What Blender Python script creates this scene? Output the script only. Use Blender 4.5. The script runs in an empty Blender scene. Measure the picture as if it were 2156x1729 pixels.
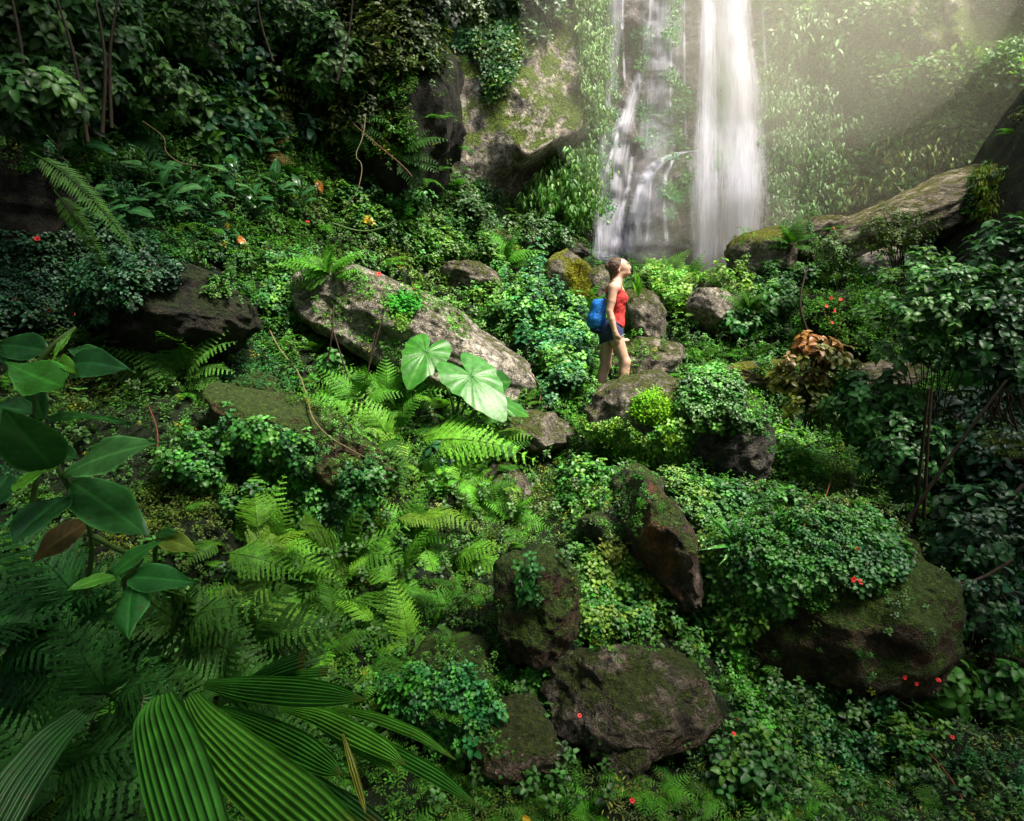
import bpy, bmesh, math, random
import numpy as np
from mathutils import Vector, Matrix
from mathutils.bvhtree import BVHTree
rng = np.random.default_rng(7)
random.seed(7)
sc = bpy.context.scene
col = sc.collection
# ---------------------------------------------------------------- camera
PITCH = math.radians(-8.0)
LENS = 22.0
cam_d = bpy.data.cameras.new('camera'); cam = bpy.data.objects.new('camera', cam_d); col.objects.link(cam)
cam.location = (0, 0, 0); cam.rotation_euler = (math.radians(90) + PITCH, 0, 0)
cam_d.lens = LENS; cam_d.sensor_width = 36.0; cam_d.clip_start = 0.05; cam_d.clip_end = 300
sc.camera = cam
# ---------------------------------------------------------------- light
SUN_EL, SUN_AZ = math.radians(60), math.radians(125)      # azimuth clockwise from +Y (towards +X)
wd = bpy.data.worlds.new('World'); sc.world = wd; wd.use_nodes = True
nt = wd.node_tree; sky = nt.nodes.new('ShaderNodeTexSky'); sky.sky_type = 'NISHITA'; sky.sun_disc = False
sky.sun_elevation = SUN_EL; sky.sun_rotation = SUN_AZ; sky.air_density = 1.0; sky.dust_density = 4.0
hs = nt.nodes.new('ShaderNodeHueSaturation'); hs.inputs['Saturation'].default_value = 0.45; nt.links.new(sky.outputs[0], hs.inputs['Color'])
nt.links.new(hs.outputs[0], nt.nodes['Background'].inputs[0]); nt.nodes['Background'].inputs[1].default_value = 0.14
sd = bpy.data.lights.new('sun', 'SUN'); sun = bpy.data.objects.new('sun', sd); col.objects.link(sun)
sd.energy = 3.6; sd.angle = math.radians(15.0); sd.color = (1.0, 0.92, 0.76)
SUNV = Vector((math.sin(SUN_AZ) * math.cos(SUN_EL), math.cos(SUN_AZ) * math.cos(SUN_EL), math.sin(SUN_EL)))
sun.rotation_euler = SUNV.to_track_quat('Z', 'Y').to_euler()
sc.view_settings.view_transform = 'Standard'; sc.view_settings.look = 'None'
sc.view_settings.exposure = 1.4; sc.view_settings.gamma = 1.0
sc.render.engine = 'CYCLES'
cy = sc.cycles
cy.use_denoising = True; cy.max_bounces = 8; cy.diffuse_bounces = 3; cy.glossy_bounces = 2
cy.transmission_bounces = 4; cy.volume_bounces = 1; cy.transparent_max_bounces = 24
cy.sample_clamp_indirect = 4.0; cy.caustics_reflective = False; cy.caustics_refractive = False
# ---------------------------------------------------------------- helpers
F = LENS / 36.0 * 2156.0          # focal length in units of the 2156-wide measuring grid
def P(u, v, d):                   # point of the scene on the sight line (u, v) at world distance Y = d
    xr = (u - 1078.0) / F; yu = -(v - 864.5) / F
    c, s = math.cos(-PITCH), math.sin(-PITCH)
    y = c + yu * s; z = -s + yu * c
    return np.array([xr / y * d, d, z / y * d])
def px(n, d): return n * d / F    # n grid units at distance d, in metres
def ray(u, v):
    p = P(u, v, 1.0); return Vector(p / np.linalg.norm(p))

def tag(o, label=None, cat=None, group=None, kind=None):
    if label: o['label'] = label
    if cat: o['category'] = cat
    if group: o['group'] = group
    if kind: o['kind'] = kind
    return o
def empty(name, loc, label, cat, group=None):
    o = bpy.data.objects.new(name, None); col.objects.link(o); o.location = tuple(loc); o.empty_display_size = 0.1
    return tag(o, label, cat, group)
def link(name, me, mat=None, parent=None, local=False):
    o = bpy.data.objects.new(name, me); col.objects.link(o)
    if mat and not me.materials: me.materials.append(mat)
    if parent is not None:
        o.parent = parent
        if not local: o.location = -Vector(parent.location)
    return o
def mesh_np(name, V, T, C=None, smooth=False, uv=None):
    """V (n,3), T (m,3|4) int, C (n,3) colours"""
    V = np.ascontiguousarray(V, dtype=np.float32); T = np.ascontiguousarray(T, dtype=np.int32)
    k = T.shape[1]; me = bpy.data.meshes.new(name)
    me.vertices.add(len(V)); me.vertices.foreach_set('co', V.ravel())
    me.loops.add(T.size); me.loops.foreach_set('vertex_index', T.ravel())
    me.polygons.add(len(T)); me.polygons.foreach_set('loop_start', np.arange(0, T.size, k, dtype=np.int32))
    me.polygons.foreach_set('loop_total', np.full(len(T), k, dtype=np.int32))
    if smooth: me.polygons.foreach_set('use_smooth', np.ones(len(T), dtype=bool))
    if C is not None:
        a = me.color_attributes.new('Col', 'FLOAT_COLOR', 'POINT')
        c4 = np.ones((len(V), 4), dtype=np.float32); c4[:, :3] = C; a.data.foreach_set('color', c4.ravel())
    if uv is not None:
        l = me.uv_layers.new(name='UVMap'); l.data.foreach_set('uv', np.ascontiguousarray(uv[T.ravel()], dtype=np.float32).ravel())
    me.update(); me.validate(clean_customdata=False)
    return me

# vectorised gradient-ish value noise
def _h(ix, iy, iz, s):
    n = (ix * 374761393 + iy * 668265263 + iz * 2147483647 + s * 974634777) & 0xffffffff
    n = ((n ^ (n >> 13)) * 1274126177) & 0xffffffff
    return ((n ^ (n >> 16)) & 0xffff) / 32767.5 - 1.0
def vnoise(p, s=0):
    p = np.asarray(p, dtype=np.float64); i = np.floor(p).astype(np.int64); f = p - i; w = f * f * f * (f * (f * 6 - 15) + 10)
    r = 0
    for dx in (0, 1):
        for dy in (0, 1):
            for dz in (0, 1):
                k = _h(i[..., 0] + dx, i[..., 1] + dy, i[..., 2] + dz, s)
                r = r + k * (w[..., 0] if dx else 1 - w[..., 0]) * (w[..., 1] if dy else 1 - w[..., 1]) * (w[..., 2] if dz else 1 - w[..., 2])
    return r
def fbm(p, o=4, s=0):
    r = 0; a = 1.0; q = np.asarray(p, dtype=np.float64)
    for k in range(o): r = r + a * vnoise(q, s + k); a *= 0.5; q = q * 2.03 + 11.7
    return r
def sstep(a, b, x):
    t = np.clip((x - a) / (b - a), 0, 1); return t * t * (3 - 2 * t)
def inpoly(u, v, poly):
    u = np.asarray(u); v = np.asarray(v); r = np.zeros(u.shape, bool); n = len(poly)
    for i in range(n):
        x0, y0 = poly[i]; x1, y1 = poly[(i + 1) % n]
        if y0 == y1: continue
        c = ((y0 > v) != (y1 > v)) & (u < (x1 - x0) * (v - y0) / (y1 - y0) + x0); r ^= c
    return r

# ---------------------------------------------------------------- materials
def newmat(name):
    m = bpy.data.materials.new(name); m.use_nodes = True; n = m.node_tree.nodes; l = m.node_tree.links
    return m, n, l, n['Principled BSDF']
def ramp(n, stops):
    r = n.new('ShaderNodeValToRGB'); e = r.color_ramp.elements
    while len(e) < len(stops): e.new(0.5)
    for k, (p, c) in enumerate(stops): e[k].position = p; e[k].color = (*c, 1) if len(c) == 3 else c
    return r
def noise(n, l, vec, scale, detail=6, rough=0.6, dist=0.0):
    t = n.new('ShaderNodeTexNoise'); t.inputs['Scale'].default_value = scale; t.inputs['Detail'].default_value = detail
    t.inputs['Roughness'].default_value = rough; t.inputs['Distortion'].default_value = dist
    if vec: l.new(vec, t.inputs['Vector'])
    return t
def mixc(n, l, fac, a, b, bt='MIX'):
    m = n.new('ShaderNodeMix'); m.data_type = 'RGBA'; m.blend_type = bt
    for k, s in ((0, fac), (6, a), (7, b)):
        if isinstance(s, (int, float)): m.inputs[k].default_value = s
        elif isinstance(s, tuple): m.inputs[k].default_value = (*s, 1)
        else: l.new(s, m.inputs[k])
    return m.outputs[2]
def math_(n, l, op, a, b=None, c=None):
    m = n.new('ShaderNodeMath'); m.operation = op
    for k, s in enumerate((a, b, c)):
        if s is None: continue
        if isinstance(s, (int, float)): m.inputs[k].default_value = s
        else: l.new(s, m.inputs[k])
    return m.outputs[0]
def rock_mat(name, dark, mid, light, moss=(0.045, 0.075, 0.012), moss_amt=0.5, rough=0.75, stain=None, bump=0.9, scale=1.0, stretch=(1, 1, 1)):
    m, n, l, b = newmat(name)
    geo = n.new('ShaderNodeNewGeometry'); mp = n.new('ShaderNodeMapping'); mp.inputs['Scale'].default_value = stretch
    l.new(geo.outputs['Position'], mp.inputs['Vector']); pos = mp.outputs[0]
    n1 = noise(n, l, pos, 2.6 * scale, 5, 0.68, 0.4); n2 = noise(n, l, pos, 15 * scale, 6, 0.74); n3 = noise(n, l, pos, 60 * scale, 3, 0.7)
    r1 = ramp(n, [(0.33, dark), (0.5, mid), (0.68, light)]); l.new(n1.outputs[0], r1.inputs[0])
    r2 = ramp(n, [(0.38, (0.16, 0.15, 0.14)), (0.5, (0.85, 0.85, 0.85)), (0.64, (1.9, 1.85, 1.75))]); l.new(n2.outputs[0], r2.inputs[0])
    c = mixc(n, l, 0.85, r1.outputs[0], r2.outputs[0], 'MULTIPLY')
    # cracks
    vo = n.new('ShaderNodeTexVoronoi'); vo.feature = 'DISTANCE_TO_EDGE'; vo.inputs['Scale'].default_value = 2.2 * scale
    wv = noise(n, l, pos, 3.0 * scale, 3, 0.7); ad = n.new('ShaderNodeVectorMath'); ad.operation = 'ADD'; sc_ = n.new('ShaderNodeVectorMath'); sc_.operation = 'SCALE'
    l.new(wv.outputs['Color'], sc_.inputs[0]); sc_.inputs['Scale'].default_value = 1.1; l.new(pos, ad.inputs[0]); l.new(sc_.outputs[0], ad.inputs[1]); l.new(ad.outputs[0], vo.inputs['Vector'])
    cr = ramp(n, [(0.0, (0.0, 0.0, 0.0)), (0.035, (1, 1, 1))]); l.new(vo.outputs['Distance'], cr.inputs[0])
    c = mixc(n, l, 0.55, c, mixc(n, l, 1.0, c, cr.outputs[0], 'MULTIPLY'))
    if stain:
        ns = noise(n, l, pos, 1.7 * scale, 6, 0.65, 0.6); rs = ramp(n, [(0.5, (0, 0, 0)), (0.62, (1, 1, 1))]); l.new(ns.outputs[0], rs.inputs[0])
        c = mixc(n, l, math_(n, l, 'MULTIPLY', rs.outputs[0], 0.8), c, mixc(n, l, 0.7, stain, r2.outputs[0], 'MULTIPLY'))
    sx = n.new('ShaderNodeSeparateXYZ'); l.new(geo.outputs['Normal'], sx.inputs[0])
    up = math_(n, l, 'MULTIPLY_ADD', sx.outputs[2], 0.42, moss_amt - 0.5)
    nm = noise(n, l, pos, 4.5 * scale, 6, 0.75); mm = math_(n, l, 'ADD', math_(n, l, 'MULTIPLY', nm.outputs[0], 1.9), up)
    rm = ramp(n, [(0.86, (0, 0, 0)), (1.0, (1, 1, 1))])
    l.new(math_(n, l, 'MULTIPLY', mm, 0.8), rm.inputs[0])
    nmc = noise(n, l, pos, 30 * scale, 3, 0.7); rmc = ramp(n, [(0.3, tuple(x * 0.35 for x in moss)), (0.55, moss), (0.72, (moss[0] * 2.1, moss[1] * 1.9, moss[2] * 1.4))]); l.new(nmc.outputs[0], rmc.inputs[0])
    c = mixc(n, l, rm.outputs[0], c, rmc.outputs[0])
    l.new(c, b.inputs['Base Color'])
    rr = math_(n, l, 'MULTIPLY_ADD', n2.outputs[0], 0.5, rough - 0.25); l.new(math_(n, l, 'MAXIMUM', rr, rm.outputs[0]), b.inputs['Roughness'])
    b.inputs['Specular IOR Level'].default_value = 0.4
    h = math_(n, l, 'MULTIPLY_ADD', n2.outputs[0], 0.9, math_(n, l, 'MULTIPLY', n1.outputs[0], 1.8)); h = math_(n, l, 'MULTIPLY_ADD', n3.outputs[0], 0.22, h)
    h = math_(n, l, 'MULTIPLY_ADD', cr.outputs[0], 0.10, h)
    h = math_(n, l, 'ADD', h, math_(n, l, 'MULTIPLY', math_(n, l, 'MULTIPLY', nmc.outputs[0], 0.5), rm.outputs[0]))
    bp = n.new('ShaderNodeBump'); bp.inputs['Strength'].default_value = bump; bp.inputs['Distance'].default_value = 0.13; l.new(h, bp.inputs['Height']); l.new(bp.outputs[0], b.inputs['Normal'])
    return m
def leaf_mat(name, rough=0.38, trans=0.28, spec=0.5, var=0.35, vscale=25.0, bump=0.0, bscale=60.0, spots=False):
    m, n, l, b = newmat(name)
    at = n.new('ShaderNodeAttribute'); at.attribute_name = 'Col'
    geo = n.new('ShaderNodeNewGeometry'); nz = noise(n, l, geo.outputs['Position'], vscale, 3, 0.6)
    r = ramp(n, [(0.3, (1 - var,) * 3), (0.7, (1 + var,) * 3)]); l.new(nz.outputs[0], r.inputs[0])
    c = mixc(n, l, 1.0, at.outputs['Color'], r.outputs[0], 'MULTIPLY')
    if spots:
        ns = noise(n, l, geo.outputs['Position'], 42, 3, 0.65); rs = ramp(n, [(0.66, (0, 0, 0)), (0.70, (1, 1, 1))]); l.new(ns.outputs[0], rs.inputs[0]); c = mixc(n, l, math_(n, l, 'MULTIPLY', rs.outputs[0], .8), c, (.09, .055, .015))
    l.new(c, b.inputs['Base Color']); b.inputs['Roughness'].default_value = rough; b.inputs['Specular IOR Level'].default_value = spec
    if bump:
        nb = noise(n, l, geo.outputs['Position'], bscale, 3, 0.6); bp = n.new('ShaderNodeBump'); bp.inputs['Strength'].default_value = bump; bp.inputs['Distance'].default_value = 0.01
        l.new(nb.outputs[0], bp.inputs['Height']); l.new(bp.outputs[0], b.inputs['Normal'])
    if trans:
        t = n.new('ShaderNodeBsdfTranslucent'); tc = mixc(n, l, 1.0, c, (1.5, 1.6, 0.6), 'MULTIPLY'); l.new(tc, t.inputs['Color'])
        mx = n.new('ShaderNodeMixShader'); mx.inputs[0].default_value = trans; l.new(b.outputs[0], mx.inputs[1]); l.new(t.outputs[0], mx.inputs[2])
        l.new(mx.outputs[0], n['Material Output'].inputs['Surface'])
    return m
def plain(name, c, rough=0.6, var=0.25, scale=40.0, bump=0.0, spec=0.4):
    m, n, l, b = newmat(name); geo = n.new('ShaderNodeNewGeometry'); nz = noise(n, l, geo.outputs['Position'], scale, 5, 0.65)
    r = ramp(n, [(0.3, tuple(x * (1 - var) for x in c)), (0.7, tuple(x * (1 + var) for x in c))]); l.new(nz.outputs[0], r.inputs[0]); l.new(r.outputs[0], b.inputs['Base Color'])
    b.inputs['Roughness'].default_value = rough; b.inputs['Specular IOR Level'].default_value = spec
    if bump:
        bp = n.new('ShaderNodeBump'); bp.inputs['Strength'].default_value = bump; bp.inputs['Distance'].default_value = 0.01; l.new(nz.outputs[0], bp.inputs['Height']); l.new(bp.outputs[0], b.inputs['Normal'])
    return m
M = {}
M['pale'] = rock_mat('pale_rock', (0.20, 0.175, 0.145), (0.42, 0.38, 0.32), (0.62, 0.57, 0.50), moss=(0.10, 0.12, 0.025), moss_amt=0.36)
M['grey'] = rock_mat('grey_rock', (0.09, 0.08, 0.065), (0.24, 0.21, 0.17), (0.42, 0.38, 0.31), moss=(0.085, 0.105, 0.018), moss_amt=0.46)
M['wet'] = rock_mat('wet_dark_rock', (0.02, 0.017, 0.016), (0.085, 0.076, 0.07), (0.22, 0.20, 0.185), moss=(0.055, 0.09, 0.012), moss_amt=0.44, rough=0.5)
M['brown'] = rock_mat('brown_mossy_rock', (0.025, 0.015, 0.008), (0.075, 0.045, 0.022), (0.16, 0.11, 0.065), moss=(0.06, 0.11, 0.014), moss_amt=0.62, rough=0.55, stain=(0.13, 0.055, 0.02))
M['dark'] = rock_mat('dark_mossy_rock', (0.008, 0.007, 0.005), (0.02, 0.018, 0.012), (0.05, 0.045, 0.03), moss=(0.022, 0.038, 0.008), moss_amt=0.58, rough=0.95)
M['yellow'] = rock_mat('yellow_mossy_rock', (0.07, 0.06, 0.04), (0.22, 0.20, 0.15), (0.38, 0.34, 0.28), moss=(0.17, 0.19, 0.015), moss_amt=0.56)
M['purple'] = rock_mat('purple_grey_rock', (0.05, 0.038, 0.028), (0.20, 0.162, 0.125), (0.46, 0.39, 0.33), moss=(0.06, 0.085, 0.014), moss_amt=0.46, rough=0.5, stain=(0.085, 0.045, 0.02))
M['orange'] = rock_mat('orange_stained_rock', (0.03, 0.02, 0.015), (0.10, 0.075, 0.06), (0.24, 0.18, 0.15), moss=(0.06, 0.10, 0.015), moss_amt=0.46, rough=0.5, stain=(0.36, 0.13, 0.03))
M['ridge'] = rock_mat('ridge_rock', (0.12, 0.10, 0.075), (0.32, 0.27, 0.20), (0.50, 0.44, 0.35), moss=(0.12, 0.125, 0.025), moss_amt=0.40, stretch=(0.6, 1, 2.0))
M['ground'] = rock_mat('soil_and_moss', (0.008, 0.006, 0.004), (0.025, 0.018, 0.010), (0.06, 0.045, 0.028), moss=(0.022, 0.05, 0.010), moss_amt=0.58, bump=1.0, scale=2.0)
M['cliff'] = rock_mat('cliff_rock', (0.14, 0.12, 0.10), (0.34, 0.30, 0.25), (0.62, 0.56, 0.48), moss=(0.10, 0.15, 0.02), moss_amt=0.68, scale=0.55, bump=1.0)
M['cliffwet'] = rock_mat('wet_cliff_rock', (0.04, 0.035, 0.04), (0.12, 0.105, 0.11), (0.26, 0.23, 0.24), moss=(0.05, 0.085, 0.03), moss_amt=0.46, scale=0.55, rough=0.5)
M['leaf'] = leaf_mat('leaf_small', 0.45, 0.25); M['leafgloss'] = leaf_mat('leaf_glossy', 0.40, 0.2, 0.32)
M['big'] = leaf_mat('leaf_big', 0.24, 0.2, 0.5, var=0.22, vscale=18, bump=0.22, bscale=25, spots=True)
M['palm'] = leaf_mat('palm_leaf', 0.42, 0.2, 0.4, var=0.28, vscale=14, bump=0.15, bscale=30, spots=True)
M['taro'] = leaf_mat('giant_leaf', 0.38, 0.22, 0.35, var=0.3, vscale=16, bump=0.2, bscale=30, spots=True)
M['fern'] = leaf_mat('fern_leaf', 0.55, 0.25, 0.2)
M['moss'] = leaf_mat('moss_leaf', 0.8, 0.2, 0.2)
M['stem'] = plain('stem_brown', (0.035, 0.022, 0.012), 0.7, bump=0.4)
M['greenstem'] = plain('stem_green', (0.07, 0.14, 0.03), 0.45)
M['vine'] = plain('vine_tan', (0.16, 0.13, 0.06), 0.6)
M['redstem'] = plain('stem_red', (0.14, 0.045, 0.02), 0.6)
# ================================================================ LARGE STRUCTURE
SURF = []      # (verts, faces, key) for later planting
# ---- terrain: thin-plate surface through ground points read off the place
ctl = [(0,1729,2.2),(500,1729,2.3),(1078,1729,2.5),(1600,1729,2.6),(2156,1729,2.8),
 (0,1500,2.6),(500,1500,2.85),(1000,1500,3.1),(1400,1500,3.25),(1800,1500,3.6),(2156,1500,3.9),
 (0,1250,3.1),(500,1250,3.6),(900,1250,4.05),(1300,1250,4.1),(1700,1250,4.6),(1600,1130,4.95),(1450,1010,5.35),(1500,1150,4.7),(1350,1200,4.35),(1250,1310,4.0),(1450,1310,4.1),(1600,1310,4.35),(1350,920,6.1),(2156,1250,4.9),
 (0,1000,3.7),(400,1000,4.3),(800,1000,5.0),(1100,1000,5.5),(1350,1000,5.7),(1700,1000,6.2),(2156,1000,5.8),
 (0,850,4.1),(400,850,4.9),(800,850,6.0),(1050,850,6.6),(1290,850,7.5),(1500,850,7.5),(1800,850,7.1),(2156,850,6.5),
 (0,700,4.5),(300,700,5.2),(600,700,6.4),(900,700,7.8),(1150,700,8.3),(1400,700,8.9),(1600,700,8.9),(1900,700,8.1),(2156,700,7.5),
 (0,560,4.9),(300,560,5.8),(600,560,7.2),(900,560,9.2),(1100,560,10.3),(1330,590,12.0),(1600,590,11.0),(1900,590,9.8),(2156,570,8.9),(1450,600,13.5),(1700,600,12.5),(1950,590,11.5),(2156,540,10.6),
 (1000,505,11.8),(1250,540,13.3),(0,400,5.4),(300,400,6.2),(600,400,8.0),(800,400,9.6),
 (0,250,5.9),(300,250,6.9),(600,250,8.6),(0,0,6.9),(300,0,7.9),(600,0,9.5),(800,0,10.8),(0,-300,8.4),(500,-300,10.2),
 (-700,1500,2.2),(-700,850,3.3),(-700,250,4.6),(2900,1500,3.2),(2900,850,5.0),(2900,520,7.0)]
cp = [P(*c) for c in ctl] + [np.array(p) for p in [(0,-4,-3.0),(-5,-4,-0.5),(5,-4,-2.6),(0,0.4,-2.5),(-2.5,0.5,-1.7),(3,0.8,-2.4),(-6,1,1.5),(7,1,-0.3),(0,15.5,1.9),(3,15,1.2),(-3,16,3),(7,12,1.6),(6,14,1.4)]]
cp = np.array(cp)
def tps(A, B): 
    r2 = ((A[:, None, :] - B[None]) ** 2).sum(-1); return 0.5 * r2 * np.log(r2 + 1e-9)
K = tps(cp[:, :2], cp[:, :2]) + np.eye(len(cp)) * 0.15; Q = np.c_[np.ones(len(cp)), cp[:, :2]]
Am = np.block([[K, Q], [Q.T, np.zeros((3, 3))]]); wts = np.linalg.solve(Am, np.r_[cp[:, 2], 0, 0, 0])
def ground(x, y):
    X = np.c_[np.ravel(x), np.ravel(y)]; z = tps(X, cp[:, :2]) @ wts[:-3] + np.c_[np.ones(len(X)), X] @ wts[-3:]
    return z
def grid_faces(a, b):
    i = np.arange(a * b).reshape(a, b); return np.stack([i[:-1, :-1], i[1:, :-1], i[1:, 1:], i[:-1, 1:]], -1).reshape(-1, 4)
gx, gy = np.meshgrid(np.linspace(-11, 11, 300), np.linspace(-4, 17, 290), indexing='ij')
gz = np.clip(ground(gx, gy), -3.4, 11).reshape(gx.shape)
gp = np.stack([gx, gy, gz], -1).reshape(-1, 3)
gz = gz.ravel() + 0.22 * fbm(gp * 1.0, 4, 3) * np.clip(gp[:, 1] / 4, .3, 1) + 0.05 * fbm(gp * 4.0, 3, 9)
gp[:, 2] = gz; gf = grid_faces(300, 290)
tag(link('terrain', mesh_np('terrain', gp, gf, smooth=True), M['ground']), kind='structure'); SURF.append((gp, gf, 'terrain'))

# ---- the cliff behind the fall
cu = np.linspace(560, 3100, 420); cv = np.linspace(-900, 680, 330); CU, CV = np.meshgrid(cu, cv, indexing='ij')
def cliff_d(U, V):
    d = np.interp(U, [500, 800, 950, 1100, 1250, 1450, 1620, 1750, 1900, 2050, 2200, 2500, 3100], [13.5, 13.9, 14.2, 14.4, 15.0, 15.2, 15.0, 14.2, 13.2, 12.4, 11.6, 10.2, 8.5])
    d = d - (V - 300) / 1000 * 2.0
    q = np.stack([U / 110.0, V / 130.0, U * 0 + 3.3], -1); d = d + 0.42 * fbm(q, 5, 21) * (1 - .62 * sstep(1270, 1220, U)) - 0.07 * np.abs(fbm(q * np.array([2.6, 1.5, 1]), 4, 5))
    # overhanging pale face left of the fall, with a hollow under its slanting edge
    s = ((U - 1000) * (285 - 405) / 250.0 + 405 - V) + 9 * vnoise(q * 2, 8); wf = 240 * sstep(1120, 980, U); m = sstep(-12 - wf, 34 + wf, s) * sstep(1275, 1215, U) * sstep(700, 900, U)
    d = d - 1.15 * m * np.clip(1 - s / 900, 0.25, 1) + 0.7 * sstep(30, -40, s) * sstep(-330, -60, s) * sstep(1290, 1220, U) * sstep(940, 1080, U)
    # rounded rock the water splits over
    r = ((U - 1500) / 165.0) ** 2 + ((V - 470) / 165.0) ** 2; d = d - 1.25 * np.sqrt(np.clip(1 - r, 0, 1))
    r = ((U - 1660) / 140.0) ** 2 + ((V - 560) / 70.0) ** 2; d = d + 0.8 * np.sqrt(np.clip(1 - r, 0, 1))
    # diagonal slabs to the right
    t = (U - 1650) * 0.45 + V; d = d + 0.22 * np.abs(((t / 95.0) % 1) - 0.5) * sstep(1650, 1800, U)
    return d
def P_arr(U, V, D):
    xr = (U - 1078.0) / F; yu = -(V - 864.5) / F; c, s = math.cos(-PITCH), math.sin(-PITCH); y = c + yu * s; z = -s + yu * c
    return np.stack([xr / y * D, D, z / y * D], -1)
cpt = P_arr(CU, CV, cliff_d(CU, CV)).reshape(-1, 3); cpt[:, 1] += 0.035 * fbm(cpt * 3.2, 4, 2); cf = grid_faces(420, 330)[:, ::-1]
cl_o = tag(link('cliff', mesh_np('cliff', cpt, cf, smooth=True), M['cliff']), kind='structure'); SURF.append((cpt, cf, 'cliff'))
cl_o.data.materials.append(M['cliffwet'])
fc = (CU[:-1, :-1].ravel() > 1235) & (CU[:-1, :-1].ravel() < 1640 + 25 * vnoise(np.stack([CV[:-1, :-1].ravel() / 40, CV[:-1, :-1].ravel() * 0, CV[:-1, :-1].ravel() * 0], -1)))
cl_o.data.polygons.foreach_set('material_index', fc.astype(np.int32))

# ---- boulders
def ico(sub):
    bm = bmesh.new(); bmesh.ops.create_icosphere(bm, subdivisions=sub, radius=1.0); v = np.array([x.co[:] for x in bm.verts]); f = np.array([[q.index for q in p.verts] for p in bm.faces]); bm.free(); return v, f
ICO5, ICO6 = ico(5), ico(6)
def boulder_mesh(seed, r, rot=0.0, yaw=0.0, amp=0.10, cuts=9, big=False):
    v, f = ICO6 if big else ICO5; g = np.random.default_rng(seed); p = v.copy()
    for k in range(cuts):
        nrm = g.normal(size=3); nrm /= np.linalg.norm(nrm); h = g.uniform(0.70, 0.93); dd = p @ nrm
        ex = np.clip(dd - h, 0, None); p = p - np.outer(ex * 0.86, nrm)
    q = p + seed * 3.7; n0 = fbm(q * 1.1, 2, seed); n1 = fbm(q * 3.1, 5, seed + 40)
    n2 = np.abs(fbm(q * 1.9, 3, seed + 21)); st = fbm(q * np.array([.6, .6, 3.2]), 3, seed + 60); p = p * (1 + amp * n0 + amp * 0.5 * n1 - amp * .9 * n2 + amp * .35 * np.floor(st * 3) / 3)[:, None]
    p = p * np.array(r)
    fine = fbm((p + seed) * 9.0, 3, seed + 7) * 0.012; p = p * (1 + fine / np.linalg.norm(p, axis=1))[:, None]
    cy_, sy_ = math.cos(yaw), math.sin(yaw); p = p @ np.array([[cy_, sy_, 0], [-sy_, cy_, 0], [0, 0, 1]])
    cr, sr = math.cos(rot), math.sin(rot); p = p @ np.array([[cr, 0, sr], [0, 1, 0], [-sr, 0, cr]])   # turn in the x-z plane
    return p, f
BLD = {}
def boulder(key, u, v, d, ru, rv, rd, rot, mat, label, seed, name='boulder', group=None, amp=0.10, big=False, cuts=9, yaw=0.0):
    rd = rd or (px(ru, d) + px(rv, d)) / 2
    p, f = boulder_mesh(seed, (px(ru, d), rd, px(rv, d)), math.radians(rot), yaw, amp, cuts, big); c = P(u, v, d)
    me = mesh_np(name, p, f, smooth=True); o = link(name, me, M[mat]); o.location = tuple(c); tag(o, label, 'rock', group)
    SURF.append((p + c, f, key)); BLD[key] = o; return o
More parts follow.
